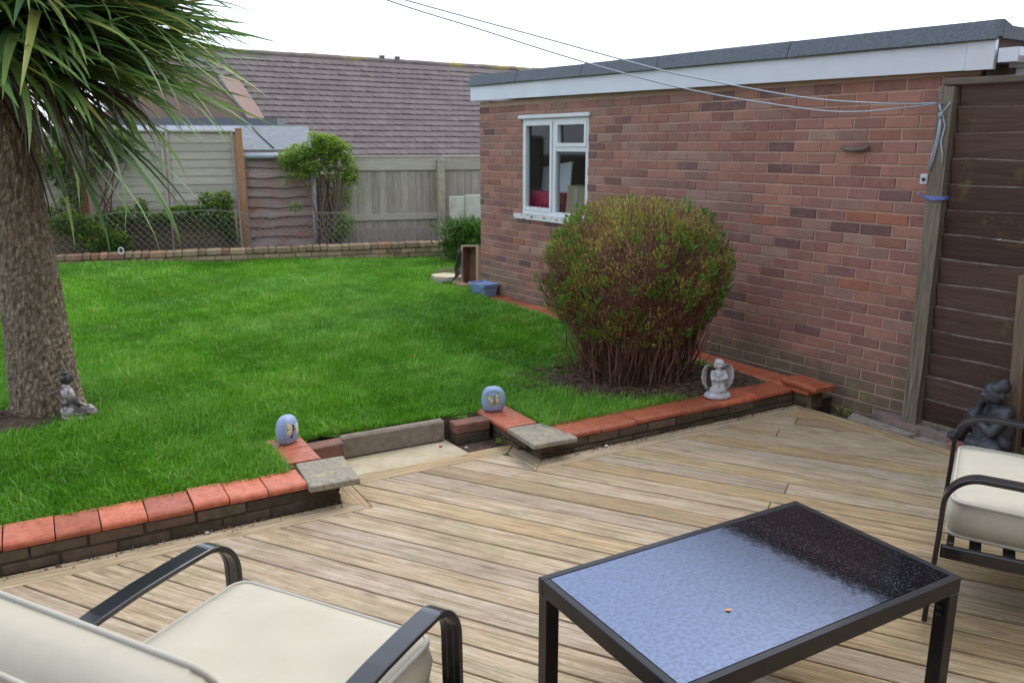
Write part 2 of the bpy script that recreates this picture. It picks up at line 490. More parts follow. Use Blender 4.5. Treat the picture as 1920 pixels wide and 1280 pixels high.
# lawn sheet: fine grid clipped to the lawn outline
st = 0.08
xs = np.arange(-9, 3.0, st); ys = np.arange(1.0, 14.2, st)
XX, YY = np.meshgrid(xs, ys)
ZZ = lawn_z(XX, YY) + 0.006 * np.sin(XX * 3.1 + 1) * np.sin(YY * 2.7) + rng.normal(0, .002, XX.shape)
nx = len(xs)
u_, v_ = to_uv(XX, YY); gx_, gy_ = to_g(XX, YY); bx_, by_ = to_b(XX, YY)
keep = (v_ > 3.9) & (by_ < 0.0) & ~((u_ > 1.02) & (u_ < 2.55) & (v_ < 4.40)) & ((gy_ > edge_off(gx_) - 0.02) | (gx_ > 5.6))
idx = -np.ones(XX.size, int)
V = np.stack([XX, YY, ZZ], -1).reshape(-1, 3)
ii = np.arange((len(ys) - 1) * nx).reshape(len(ys) - 1, nx)[:, :-1].ravel()
Q = np.stack([ii, ii + 1, ii + 1 + nx, ii + nx], -1)
k = keep.ravel()[Q].all(1)
Q = Q[k]
used = np.unique(Q); idx[used] = np.arange(len(used))
lawn = tag(link('lawn', npmesh('lawn', V[used], idx[Q], M['lawnbase'], True)), kind='structure')

# soil under the bush and in the strip by the garage, as sheets a little above the lawn sheet
def soil_patch(name, pts, dz, bumpy=0.02, n=26):
    pts = np.array(pts); c = pts.mean(0)
    rings = 9; vv = []; ff = []
    m = len(pts)
    for r in range(rings + 1):
        t = r / rings
        for p in pts:
            q = c + (p - c) * t
            q = q + rng.normal(0, .008, 2)
            fall = 1 - t ** 3
            vv.append((q[0], q[1], float(lawn_z(q[0], q[1])) + dz * fall + (rng.normal(0, bumpy) * fall if t < .98 else -0.01)))
    for r in range(rings):
        for i in range(m):
            j = (i + 1) % m
            ff.append((r * m + i, r * m + j, (r + 1) * m + j, (r + 1) * m + i))
    mb = MB(); mb.add(vv, ff, True)
    return tag(mb.build(name, M['soil']), kind='structure')
def ell(cx, cy, a, b, n=30, j=.08, rot=0):
    out = []
    for i in range(n):
        t = 2 * math.pi * i / n; k = 1 + random.uniform(-j, j)
        x, y = rot2(a * k * math.cos(t), b * k * math.sin(t), rot); out.append((cx + x, cy + y))
    return out
soil_patch('soil_bed', ell(1.02, 5.72, .98, .50, rot=10), 0.035, 0.012)
soil_patch('soil_patch', ell(-3.12, 4.72, .42, .28), 0.02, 0.01)
soil_patch('soil_corner', ell(-0.62, 10.9, .42, 1.0, rot=22), 0.03, 0.012)
mb = MB(); mb.prism([Gw(5.6, 0.0)[:2], Gw(0.76, 0.0)[:2], Gw(0.76, .3)[:2], Gw(5.6, .2)[:2]][::-1], -0.1, 0.03)
tag(mb.build('soil_strip', M['soil']), kind='structure')

# unseen house wall added behind the camera to keep half the sky off everything that faces the viewer
hw = tag(bpy.data.objects.new('unseen_house_wall', None), kind='structure'); COL.objects.link(hw)
hw.location = W(0, -1.75, 0); hw.rotation_euler = (0, 0, R(30))
MB().box(-7, 7, -.25, 0, -.2, 4.6).build('wall', simple('unseen_wall_render', (.2, .13, .1), (.28, .19, .15), 6, .9, .3, 60), hw)
MB().box(-7.2, 7.2, -.5, .35, 4.603, 4.75).build('added_eaves', simple('unseen_wall_eaves', (.1, .08, .07), (.15, .12, .1), 4, .8, .2), hw)

# ------------------------------------------------------------------ decking, board by board
DA = -26.0
dbx, dby = math.cos(R(DA)), math.sin(R(DA))
def clip(poly, a, b, c):              # keep a*x+b*y <= c
    out = []
    for i in range(len(poly)):
        p, q = poly[i], poly[(i + 1) % len(poly)]
        dp, dq = a * p[0] + b * p[1] - c, a * q[0] + b * q[1] - c
        if dp <= 0: out.append(p)
        if dp * dq < 0:
            t = dp / (dp - dq); out.append((p[0] + (q[0] - p[0]) * t, p[1] + (q[1] - p[1]) * t))
    return out
def area(p): return 0.5 * sum(p[i][0] * p[(i + 1) % len(p)][1] - p[(i + 1) % len(p)][0] * p[i][1] for i in range(len(p)))
def inset(poly, d):
    out = []
    n = len(poly)
    for i in range(n):
        p0, p1, p2 = Vector(poly[i - 1]), Vector(poly[i]), Vector(poly[(i + 1) % n])
        e1, e2 = (p1 - p0), (p2 - p1)
        if e1.length < 1e-6 or e2.length < 1e-6: out.append(tuple(p1)); continue
        e1.normalize(); e2.normalize()
        n1, n2 = Vector((-e1.y, e1.x)), Vector((-e2.y, e2.x))
        b = n1 + n2
        if b.length < 1e-3: out.append(tuple(p1)); continue
        b.normalize(); k = d / max(0.35, b.dot(n1))
        q = p1 + b * k
        out.append((q.x, q.y))
    return out
DE = 0.28                              # deck edge runs parallel to the garage wall
def uv2(u, v): return W(u, v)[:2]
gp = lambda x, y: Gw(x, y)[:2]
# corner of deck where the front edge line v=3.79 meets the garage-side line
def meet(v0, off):
    a = Gw(0, off); b = Gw(1, off)
    ua, va = to_uv(a[0], a[1]); ub, vb = to_uv(b[0], b[1])
    t = (v0 - va) / (vb - va)
    return (a[0] + (b[0] - a[0]) * t, a[1] + (b[1] - a[1]) * t)
BWD = 0.12
P_corner = meet(3.79 - BWD, DE + BWD)
P_near = gp(-4.5, DE + BWD)
main = [uv2(-4.2, 3.79 - BWD), uv2(-4.2, -1.6), P_near, P_corner]
if area(main) < 0: main = main[::-1]
notch = [uv2(1.32, 3.79 - BWD), uv2(2.27, 3.79 - BWD), uv2(2.27, 3.98), uv2(1.32, 3.98)]
decking = tag(bpy.data.objects.new('deck', None), kind='structure'); COL.objects.link(decking)
nbx, nby = -dby, dbx
PITCH = 0.1452
def deck_board(polys, cx, cy, ang, dz=0.0):
    mb = MB()
    for poly in polys:
        if len(poly) < 3 or abs(area(poly)) < 0.002: continue
        if area(poly) < 0: poly = poly[::-1]
        # drop near-duplicate points
        q = [p for i, p in enumerate(poly) if (Vector(p) - Vector(poly[i - 1])).length > 2e-3]
        if len(q) < 3: continue
        loc = []
        for p in q:
            x, y = rot2(p[0] - cx, p[1] - cy, -ang); loc.append((x, y))
        ins = inset(loc, 0.0035)
        n = len(loc)
        vs = [(a, b, -0.028) for a, b in loc] + [(a, b, -0.003) for a, b in loc] + [(a, b, 0.0) for a, b in ins]
        fs = [tuple(range(2 * n, 3 * n))]
        for i in range(n):
            j = (i + 1) % n
            fs.append((i, j, n + j, n + i)); fs.append((n + i, n + j, 2 * n + j, 2 * n + i))
        mb.add(vs, fs)
    if not mb.v: return None
    return mb.build('board', M['deck'], decking, (cx, cy, dz), (0, 0, R(ang)))
for kk in range(-16, 60):
    o0 = kk * PITCH + 0.012; o1 = o0 + PITCH - 0.0075
    polys = []
    for P in (main, notch):
        p = clip(P, nbx, nby, o1); p = clip(p, -nbx, -nby, -o0) if len(p) > 2 else []
        if len(p) > 2: polys.append(p)
    if not polys: continue
    cc = 0.5 * (o0 + o1)
    # butt joints: split long boards at a staggered point so that lengths differ
    s0 = random.choice([0.9, 1.7, 2.6, -0.6]) + random.uniform(-.2, .2)
    for side in (0, 1):
        pp = []
        for p in polys:
            q = clip(p, dbx, dby, s0 - 0.002) if side == 0 else clip(p, -dbx, -dby, -(s0 + 0.002))
            if len(q) > 2: pp.append(q)
        if pp: deck_board(pp, nbx * cc + dbx * (s0 - 1.5 + 3 * side), nby * cc + dby * (s0 - 1.5 + 3 * side), DA, random.uniform(-.0012, .0012))
# border boards (mitred)
G_ = 0.003
def border(poly, ang):
    c = np.mean(poly, axis=0); deck_board([poly], c[0], c[1], ang, 0.001)
v0, v1 = 3.79 - BWD + G_, 3.79
border([uv2(-4.2, v0), uv2(-1.4, v0), uv2(-1.4, v1), uv2(-4.2, v1)], 30)
border([uv2(-1.396, v0), uv2(1.32 - G_, v0), uv2(1.205, v1 - G_), uv2(-1.396, v1)], 30)
border([uv2(1.205, v1), uv2(1.32 - G_, v0 + .004), uv2(1.32 - G_, 3.985), uv2(1.205, 4.1)], 120)
border([uv2(1.205 + .004, 4.1), uv2(1.32, 3.985), uv2(2.27, 3.985), uv2(2.38, 4.1)], 30)
border([uv2(2.27 + G_, 3.982), uv2(2.27 + G_, v0 + .004), uv2(2.385, v1), uv2(2.385, 4.095)], 120)
c1, c2 = meet(v0, DE + BWD - G_), meet(v1, DE)
border([uv2(2.273, v0), c1, c2, uv2(2.388, v1)], 30)
border([c2, c1, gp(-2.2, DE + BWD - G_), gp(-2.2, DE)], GX)
border([gp(-2.204, DE), gp(-2.204, DE + BWD - G_), P_near, gp(-4.5, DE)], GX)
mb = MB(); mb.prism([uv2(-4.2, -1.6), gp(-4.5, DE), meet(3.79, DE), uv2(2.385, 3.79), uv2(2.385, 4.1), uv2(1.205, 4.1), uv2(1.205, 3.79), uv2(-4.2, 3.79)], -0.12, -0.04)
mb.build('joist_bed', M['darkgap'], decking)

# concrete step tread behind the deck in the gap between the low walls
mb = MB(); mb.prism([uv2(1.205, 4.105), uv2(2.08, 4.105), uv2(2.05, 4.46), uv2(1.205, 4.46)], -0.08, -0.006)
tag(mb.build('step_path', M['pathcon']), kind='structure')
mb = MB(); mb.prism([uv2(2.083, 4.105), uv2(2.40, 4.105), uv2(2.40, 4.46), uv2(2.055, 4.46)], -0.08, -0.022)
tag(mb.build('step_soil', M['soil']), kind='structure')

# ------------------------------------------------------------------ low brick walls with coping tiles
BRK = {}
def brick_mesh(L, H, D, mat, c=0.004, key=None):
    k = (round(L, 3), round(H, 3), round(D, 3), mat.name, c)
    if k not in BRK: BRK[k] = MB().cbox(-L / 2, L / 2, -D / 2, D / 2, 0, H, c).mesh('brick', mat)
    return BRK[k]
def tile_mesh(L, D, T=0.032):
    """bullnosed coping tile: x along the wall, front edge (rounded) at y=-D/2"""
    prof = [(D / 2, 0), (D / 2, T), (-D / 2 + .022, T), (-D / 2 + .010, T - .003), (-D / 2 + .003, T - .010), (-D / 2, T - .018), (-D / 2 + .002, 0.0), (-D / 2 + .006, -0.003), (-D / 2 + 0.014, 0)]
    n = len(prof); c = .003
    vs = []
    for x, k in ((-L / 2, 1), (-L / 2 + c, 0), (L / 2 - c, 0), (L / 2, 1)):
        for y, z in prof:
            vs.append((x, y * (1 - .012 * k), z - (0.002 * k if z > T * .5 else 0)))
    fs = [tuple(range(n)), tuple(3 * n + i for i in range(n - 1, -1, -1))]
    for s in range(3):
        for i in range(n):
            j = (i + 1) % n
            fs.append((s * n + j, s * n + i, (s + 1) * n + i, (s + 1) * n + j))
    mb = MB(); mb.add(vs, fs)
    return mb.mesh('coping_tile', M['terracotta'])
def run_bricks(parent, x0, x1, ydepth, yc, z0, nc, mat0, L=0.215, H=0.052, gap=0.009, jit=0.003, along='x', shift=0.0):
    for ci in range(nc):
        z = z0 + ci * (H + gap)
        x = x0 - (0.5 * (L + gap) if (ci % 2) else 0) + shift
        while x < x1 - 0.02:
            a, b = max(x, x0), min(x + L, x1)
            if b - a > 0.03:
                mat = M['oldbrick2'] if random.random() < .3 else mat0
                me = brick_mesh(b - a, H, ydepth, mat, random.choice((.004, .007, .009)))
                xm = (a + b) / 2
                dy = random.uniform(-jit, jit) * 1.6
                if along == 'x': link('brick', me, parent, (xm, yc + dy, z), (0, 0, random.uniform(-.008, .008)))
                else: link('brick', me, parent, (yc + dy, xm, z), (0, 0, R(90) + random.uniform(-.008, .008)))
            x += L + gap
M['oldbrick2'] = _old('brown_mossy_brick', (0.085, 0.055, 0.035), (0.15, 0.10, 0.066), (0.07, 0.068, 0.028))
# left wall: origin at its garden-gap corner, local x = u, y = v
VF = 3.80
def tiles_along(parent, cuts, yc, z, D=0.205, along='x', flip=False):
    for a, b in zip(cuts[:-1], cuts[1:]):
        me = tile_mesh(b - a - 0.005, D)
        dz = random.uniform(-.004, .004)
        rx = random.uniform(-.022, .022)
        m_ = (a + b) / 2
        if along == 'x': link('coping_tile', me, parent, (m_, yc, z + dz), (rx, random.uniform(-.008, .008), random.uniform(-.006, .006)))
        else: link('coping_tile', me, parent, (yc, m_, z + dz), (rx, random.uniform(-.008, .008), R(-90 if flip else 90) + random.uniform(-.006, .006)))
lw = empty('low_brick_wall', 'low mossy brick wall with orange coping tiles left of the step', 'low wall', W(0, VF), 30)
mb = MB(); mb.box(-3.4, 1.195, .008, .19, -0.08, .108); mb.box(1.0, 1.195, .19, .66, -.08, .108); mb.build('mortar', M['oldmortar'], lw)
run_bricks(lw, -3.4, 1.203, .10, .052, -0.008, 2, M['oldbrick'])
run_bricks(lw, 0.02, .66, .09, 1.158, -0.008, 2, M['oldbrick'], along='y', shift=.06)
tiles_along(lw, [-3.4 + .19 * i for i in range(17)] + [-.249, -.055, .122, .31, .506, .665, .846, 1.035], .095, .113)
tiles_along(lw, [.29, .50, .70], 1.10, .115, along='y')
sl = MB().cbox(-.125, .125, -.165, .165, 0, .034, .005).build('corner_slab', M['slab'], lw, (1.165, .09, .114), (R(.6), R(-.5), R(-4)))
sl['label'] = 'lichened concrete corner slab'
rw = empty('low_brick_wall', 'low mossy brick wall with orange coping tiles right of the step below the round bush', 'low wall', W(0, VF), 30)
mb = MB(); mb.box(2.395, 4.44, .008, .19, -0.09, .082); mb.box(2.36, 2.52, .19, .66, -.09, .082); mb.build('mortar', M['oldmortar'], rw)
run_bricks(rw, 2.387, 4.45, .10, .052, -0.028, 2, M['oldbrick'], H=.05)
run_bricks(rw, 0.105, .66, .09, 2.395, -0.028, 2, M['oldbrick'], along='y', H=.05, shift=.08)
tiles_along(rw, [2.56, 2.806, 3.076, 3.427, 3.764, 4.096, 4.42], .10, .087)
tiles_along(rw, [.27, .47, .69], 2.42, .088, along='y', flip=True)
sl = MB().cbox(-.145, .145, -.165, .165, 0, .03, .005).build('corner_slab', M['slab'], rw, (2.45, .095, .09), (R(-.5), R(.6), R(-3)))
sl['label'] = 'square concrete corner slab with yellow lichen'
# terracotta edging that runs along the garage
ge = empty('garage_edging', 'row of orange coping tiles on a low edging along the garage wall', 'edging', (G0[0], G0[1], 0), GX)
xx = 0.72; 
while xx < 5.25:
    L_ = .33; xm = xx + L_ / 2; yo = edge_off(xm) - .09
    link('coping_tile', tile_mesh(L_ - .006, .19), ge, (xm, yo, .098 + random.uniform(-.004, .004)), (random.uniform(-.02, .02), random.uniform(-.012, .012), R(180 - 2)))
    link('brick', brick_mesh(L_ - .008, .11, .12, M['oldbrick']), ge, (xm, yo, -.015), (0, 0, R(-2)))
    xx += L_
lt = tag(link('coping_tile', tile_mesh(.30, .20)), 'loose orange coping tile lying on top of the edging at the corner', 'tile')
p = Gw(.80, .235); lt.location = (p[0], p[1], .137); lt.rotation_euler = (R(-2.5), R(2), R(GX + 176))

# kerb and loose bricks that close the step
a, b = W(1.40, 4.40), W(2.045, 4.385)
kb = tag(MB().cbox(-.325, .325, -.028, .028, 0, .135, .012).build('concrete_kerb', M['kerb'], None, ((a[0] + b[0]) / 2, (a[1] + b[1]) / 2, -.005), (0, 0, R(29))), 'grey concrete kerb edging set on edge behind the step', 'kerb')
lb = tag(link('brick', MB().cbox(-.1, .1, -.05, .05, 0, .075, .006).mesh('brick', M['redbrick'])), 'reddish brick left of the concrete kerb beside the dragonfly stone', 'brick')
p = W(1.30, 4.36); lb.location = (p[0], p[1], .045); lb.rotation_euler = (R(1.5), R(-2), R(27))
lb0 = tag(link('brick', MB().cbox(-.095, .095, -.048, .048, 0, .05, .006).mesh('brick', M['oldbrick'])), 'mossy brick underneath the reddish brick left of the concrete kerb', 'brick')
lb0.location = (p[0], p[1], -.006); lb0.rotation_euler = (0, 0, R(28))
p = W(2.205, 4.34)
for i, (z, l, mt) in enumerate(((-.02, 'dark wet lower brick of the pair right of the concrete kerb', 'oldbrick'), (.046, 'dark red upper brick of the pair right of the concrete kerb', 'redbrick'))):
    o = tag(link('brick', MB().cbox(-.115, .115, -.052, .052, 0, .063, .005).mesh('brick', M[mt])), l, 'brick', 'bricks right of the kerb')
    o.location = (p[0], p[1], z); o.rotation_euler = (0, 0, R(30 - 3 * i))

# bank of soil that holds the lawn edge behind the step
mb = MB(); mb.prism([uv2(1.19, 4.435), uv2(2.36, 4.42), uv2(2.36, 4.66), uv2(1.19, 4.66)], -.1, .10, [uv2(1.19, 4.455), uv2(2.36, 4.44), uv2(2.36, 4.66), uv2(1.19, 4.66)])
mb.prism([uv2(2.525, 3.995), uv2(2.74, 3.995), uv2(2.74, 4.7), uv2(2.525, 4.7)], -.1, .088)
mb.prism([uv2(.84, 3.995), uv2(.995, 3.995), uv2(.995, 4.7), uv2(.84, 4.7)], -.1, .112)
tag(mb.build('soil_bank', M['soil']), kind='structure')
# ------------------------------------------------------------------ more materials
M['upvc'] = simple('white_fascia', (0.54, 0.57, 0.63), (0.62, 0.65, 0.7), 3, 0.35, 0.05, 30, c3=(0.56, 0.57, 0.57), s3=2.5, spec=0.5)
M['paint'] = simple('flaking_white_paint', (0.60, 0.62, 0.64), (0.68, 0.70, 0.72), 8, 0.5, 0.25, 90, c3=(0.3, 0.27, 0.22), s3=22, t3=(0.64, 0.72))
M['paintold'] = simple('rotten_white_sill', (0.58, 0.58, 0.57), (0.66, 0.66, 0.65), 8, 0.6, 0.4, 90, c3=(0.16, 0.13, 0.1), s3=20, t3=(0.54, 0.6))
M['felt'] = simple('roof_felt', (0.075, 0.088, 0.10), (0.15, 0.17, 0.19), 60, 0.8, 0.9, 170, c3=(0.12, 0.14, 0.15), s3=6, bdist=0.005)
M['feltpale'] = simple('pale_shed_felt', (0.13, 0.145, 0.155), (0.2, 0.215, 0.225), 12, 0.85, 0.5, 150)
M['felttar'] = simple('felt_seam_tar', (0.025, 0.025, 0.027), (0.05, 0.05, 0.052), 20, 0.7, 0.3)
M['inside'] = simple('garage_inside', (0.1, 0.075, 0.065), (0.14, 0.105, 0.09), 4, 0.95, 0.2)
m = Mat('window_glass', 0.02, 0.5)
gl = nnew(m.nt, 'ShaderNodeBsdfGlossy'); gl.inputs['Roughness'].default_value = 0.03
tr = nnew(m.nt, 'ShaderNodeBsdfTransparent'); tr.inputs[0].default_value = (0.86, 0.9, 0.9, 1)
fr = nnew(m.nt, 'ShaderNodeLayerWeight'); fr.inputs[0].default_value = 0.5
fr2 = m.math('ADD', m.math('MULTIPLY', m.math('POWER', fr.outputs['Facing'], 5.0), 0.8), 0.03)
mx = nnew(m.nt, 'ShaderNodeMixShader'); m.L(fr2, mx.inputs[0]); m.L(tr.outputs[0], mx.inputs[1]); m.L(gl.outputs[0], mx.inputs[2]); m.L(mx.outputs[0], m.out.inputs[0])
M['glass'] = m.m
def wood(name, a, b, along=0, g=None, gt=(0.55, 0.75), rough=0.8, var=0.2, scale=3.0, gs=3.0, pale=None, top=None):
    m = Mat(name, rough, 0.25)
    stv = [18, 18, 18]; stv[along] = 1.2
    v = m.coords('Object', tuple(stv))
    rr = m.rnd()
    cmb = nnew(m.nt, 'ShaderNodeCombineXYZ'); m.L(m.math('MULTIPLY', rr, 60), cmb.inputs[0]); m.L(m.math('MULTIPLY', rr, 31), cmb.inputs[1]); m.L(m.math('MULTIPLY', rr, 17), cmb.inputs[2])
    ad = nnew(m.nt, 'ShaderNodeVectorMath', operation='ADD'); m.L(v, ad.inputs[0]); m.L(cmb.outputs[0], ad.inputs[1])
    n = m.noise(ad.outputs[0], scale, 6, 0.65, 0.4)
    c = m.ramp(n, [(0.28, a), (0.72, b)])
    c = m.val(c, rr, 1 - var, 1 + var)
    if pale is not None:
        c = m.mix(m.ramp(m.noise(ad.outputs[0], scale * .45, 6, .75, .3), [(.6, 0.0), (.76, .6)]), c, pale)
    if g is not None:
        c = m.mix(m.ramp(m.noise(m.coords('World'), gs, 5, 0.7), [(gt[0], 0.0), (gt[1], 0.85)]), c, g)
    if top is not None:                # sky light on the upper edges, painted in as a pale colour
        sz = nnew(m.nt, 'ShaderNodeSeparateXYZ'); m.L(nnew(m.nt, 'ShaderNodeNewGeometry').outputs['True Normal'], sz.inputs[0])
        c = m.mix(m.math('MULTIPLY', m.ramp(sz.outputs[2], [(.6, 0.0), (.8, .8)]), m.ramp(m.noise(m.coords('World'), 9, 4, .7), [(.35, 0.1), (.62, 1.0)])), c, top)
    m.color(c); m.bump(n, 0.5, 0.005)
    return m.m
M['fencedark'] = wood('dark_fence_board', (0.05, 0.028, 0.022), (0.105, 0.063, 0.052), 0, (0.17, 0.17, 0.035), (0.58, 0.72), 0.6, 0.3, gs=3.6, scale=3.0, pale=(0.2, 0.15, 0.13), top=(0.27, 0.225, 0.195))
M['postgrey'] = wood('weathered_post', (0.075, 0.06, 0.045), (0.24, 0.205, 0.16), 2, (0.14, 0.13, 0.05), (0.5, 0.75), 0.85, 0.12)
M['railgrey'] = wood('weathered_rail', (0.07, 0.055, 0.042), (0.2, 0.165, 0.13), 0, None)
M['postbrown'] = wood('brown_post', (0.24, 0.115, 0.055), (0.36, 0.19, 0.1), 2, None, var=.1)
M['slat'] = wood('grey_green_fence_slat', (0.30, 0.275, 0.22), (0.43, 0.395, 0.33), 0, (0.30, 0.30, 0.19), (0.55, 0.8), var=.1)
M['fencegrey'] = wood('silvered_fence_board', (0.19, 0.165, 0.13), (0.40, 0.355, 0.295), 2, (0.26, 0.245, 0.13), (0.6, 0.8), var=.16)
M['railpale'] = wood('pale_fence_rail', (0.3, 0.27, 0.21), (0.42, 0.385, 0.31), 0, (0.28, 0.28, 0.14), (0.55, 0.8), var=.08)
M['waney'] = wood('waney_shed_board', (0.2, 0.135, 0.115), (0.37, 0.30, 0.28), 0, (0.28, 0.12, 0.075), (0.48, 0.64), var=.12, gs=4)
M['concpost'] = simple('concrete_post', (0.27, 0.24, 0.17), (0.38, 0.35, 0.27), 14, 0.9, 0.4, 120, c3=(0.26, 0.26, 0.13), s3=3)
M['conc'] = simple('pale_concrete', (0.42, 0.41, 0.34), (0.52, 0.51, 0.43), 8, 0.9, 0.2, 100, c3=(0.36, 0.36, 0.27), s3=3)
M['pvcgrey'] = simple('grey_plastic', (0.33, 0.36, 0.4), (0.4, 0.43, 0.47), 6, 0.4, 0.05, 60, spec=0.5)
M['galv'] = simple('galvanised_wire', (0.2, 0.2, 0.185), (0.34, 0.33, 0.31), 40, 0.6, 0)

# ------------------------------------------------------------------ brick garage
GL = 5.36; GH = 2.2; GD = 2.7; Z0 = -0.02
WX0, WX1, WZ0, WZ1 = 3.50, 4.56, Z0 + 14 * .075, Z0 + 27 * .075 + .003
gar = empty('garage', 'red brown brick garage with flat felt roof and a white window', 'garage', G0, GX)
wall = MB()
T = 0.10
wall.box(0, WX0, -T, -.006, Z0 - .3, GH); wall.box(WX1, GL, -T, -.006, Z0 - .25, GH)
wall.box(WX0, WX1, -T, -.006, Z0 - .25, WZ0); wall.box(WX0, WX1, -T, -.006, WZ1, GH)
wallo = wall.build('side_wall', M['mortar'], gar)
wallo['label'] = 'brick side wall in stretcher bond with pinkish mortar'
mb = MB(); mb.box(0, .1, -GD, -T - .002, -.2, GH); mb.box(GL - .1, GL, -GD, -T - .002, -.2, GH); mb.box(.102, GL - .102, -GD, -GD + .1, -.2, GH)
mb.build('outer_walls', M['inside'], gar)
MB().box(.102, GL - .102, -GD + .102, -T - .002, -.1, 0.0).build('floor_slab', M['inside'], gar)
bricks = []
nco = 30
for ci in range(-3, nco):
    z = Z0 + ci * .075
    x = -0.112 if ci % 2 else 0.0
    while x < GL:
        a, b = max(x, 0.001), min(x + .215, GL - .001)
        segs = [(a, b)]
        if z + .06 > WZ0 and z < WZ1 - .01:
            s2 = []
            for p, q in segs:
                if q <= WX0 or p >= WX1: s2.append((p, q))
                else:
                    if p < WX0 - .02: s2.append((p, WX0 - .002))
                    if q > WX1 + .02: s2.append((WX1 + .002, q))
            segs = s2
        for p, q in segs:
            if q - p > .03: bricks.append((p, q, z))
        x += .2255
bricks = [t for t in bricks if t[2] + .066 < GH]
def seen_rank(t):
    xm = .5 * (t[0] + t[1]); w = Gw(xm, 0)
    d = math.hypot(w[0], w[1])
    hid = (xm < .28) or (1.25 < xm < 3.1 and t[2] < 1.15)
    return d * d + (30 if hid else 0)
order = sorted(range(len(bricks)), key=lambda i: seen_rank(bricks[i]))
near = set(order[:300])
restV = MB(); rr = []
def brick_block(mb, L, H, x, y, z, c=.0035):
    h = L / 2
    vs = [(x - h, y - .05, z), (x + h, y - .05, z), (x + h, y - .05, z + H), (x - h, y - .05, z + H),
          (x - h, y - c, z), (x + h, y - c, z), (x + h, y - c, z + H), (x - h, y - c, z + H),
          (x - h + c, y, z + c), (x + h - c, y, z + c), (x + h - c, y, z + H - c), (x - h + c, y, z + H - c)]
    fs = [(8, 11, 10, 9)]
    for i in range(4):
        j = (i + 1) % 4
        fs += [(i, 4 + i, 4 + j, j), (4 + i, 8 + i, 8 + j, 4 + j)]
    mb.add(vs, fs)
GB = {}
for i, (p, q, z) in enumerate(bricks):
    L = q - p; xm = (p + q) / 2; y = random.uniform(-.0015, .0025)
    if i in near:
        k = (round(L, 3), random.randrange(5))
        if k not in GB:
            t = MB(); brick_block(t, L, .065, 0, 0, 0); t.v = [(a + random.uniform(-.0022, .0022), b + (random.uniform(-.0015, .0015) if b > -.04 else 0), c_ + random.uniform(-.0018, .0018)) for a, b, c_ in t.v]; GB[k] = t.mesh('brick', M['brick'])
        link('brick', GB[k], wallo, (xm, y, z + random.uniform(-.001, .001)), (0, random.uniform(-.004, .004), 0))
    else:
        brick_block(restV, L, .065, xm, y, z); rr += [random.random()] * 12
me = restV.mesh('brickwork', M['brick'])
at = me.attributes.new('rnd', 'FLOAT', 'POINT'); at.data.foreach_set('value', rr)
tag(link('brickwork', me, wallo), kind='stuff')
# near end: a return of bricks so the corner is not bare mortar
# roof: fascia and felt edge tilt slightly down towards the near end
tilt = math.atan2(.05, GL)
def rz(x): return 2.165 + .05 * x / GL
fa = MB()
OV = .07
def fasc(mb, x0, x1, y0, y1, dz0, dz1):
    vs = [(x0, y0, rz(x0) + dz0), (x1, y0, rz(x1) + dz0), (x1, y1, rz(x1) + dz0), (x0, y1, rz(x0) + dz0),
          (x0, y0, rz(x0) + dz1), (x1, y0, rz(x1) + dz1), (x1, y1, rz(x1) + dz1), (x0, y1, rz(x0) + dz1)]
    mb.add(vs, [(0, 3, 2, 1), (4, 5, 6, 7), (0, 1, 5, 4), (1, 2, 6, 5), (2, 3, 7, 6), (3, 0, 4, 7)])
X0, X1 = -.10, GL + .07
mb = MB(); fasc(mb, X0 + .16, X1, .045, OV, 0, .155); mb.build('fascia', M['upvc'], gar)
mb = MB(); fasc(mb, X0, X0 + .157, .043, OV + .003, -.002, .157); mb.build('fascia_corner', M['upvc'], gar)
mb = MB(); fasc(mb, X0 + .16, X1 - .02, .0, .043, .006, .02); mb.build('soffit', M['inside'], gar)
mb = MB(); fasc(mb, X0 + .02, X1 - .02, -GD - .05, .04, .03, .17); mb.build('roof_deck', M['inside'], gar)
cuts = [X0 - .012, 1.28, 2.55, 3.52, 4.55, X1 + .01]
for a, b in zip(cuts[:-1], cuts[1:]):
    mb = MB()
    g = .004
    prof = [(OV + .022, .150), (OV + .03, .158), (.06, .262), (.02, .268), (-.12, .225), (-.12, .19), (OV - .002, .17), (OV - .002, .150)]
    n = len(prof); vs = []
    for x in (a + g, (a + b) / 2, b - g):
        for k, (y, z) in enumerate(prof): vs.append((x, y + random.uniform(-.002, .002), rz(x) + z + random.uniform(-.003, .003)))
    fs = [tuple(range(n)), tuple(2 * n + i for i in range(n - 1, -1, -1))]
    for s_ in range(2):
        for i in range(n): fs.append((s_ * n + (i + 1) % n, s_ * n + i, (s_ + 1) * n + i, (s_ + 1) * n + (i + 1) % n))
    mb.add(vs, fs); mb.build('felt_edge', M['felt'], gar)
mb = MB(); fasc(mb, X0 + .02, X1 - .02, -GD - .08, -.10, .172, .215); mb.build('roof_felt', M['felt'], gar)
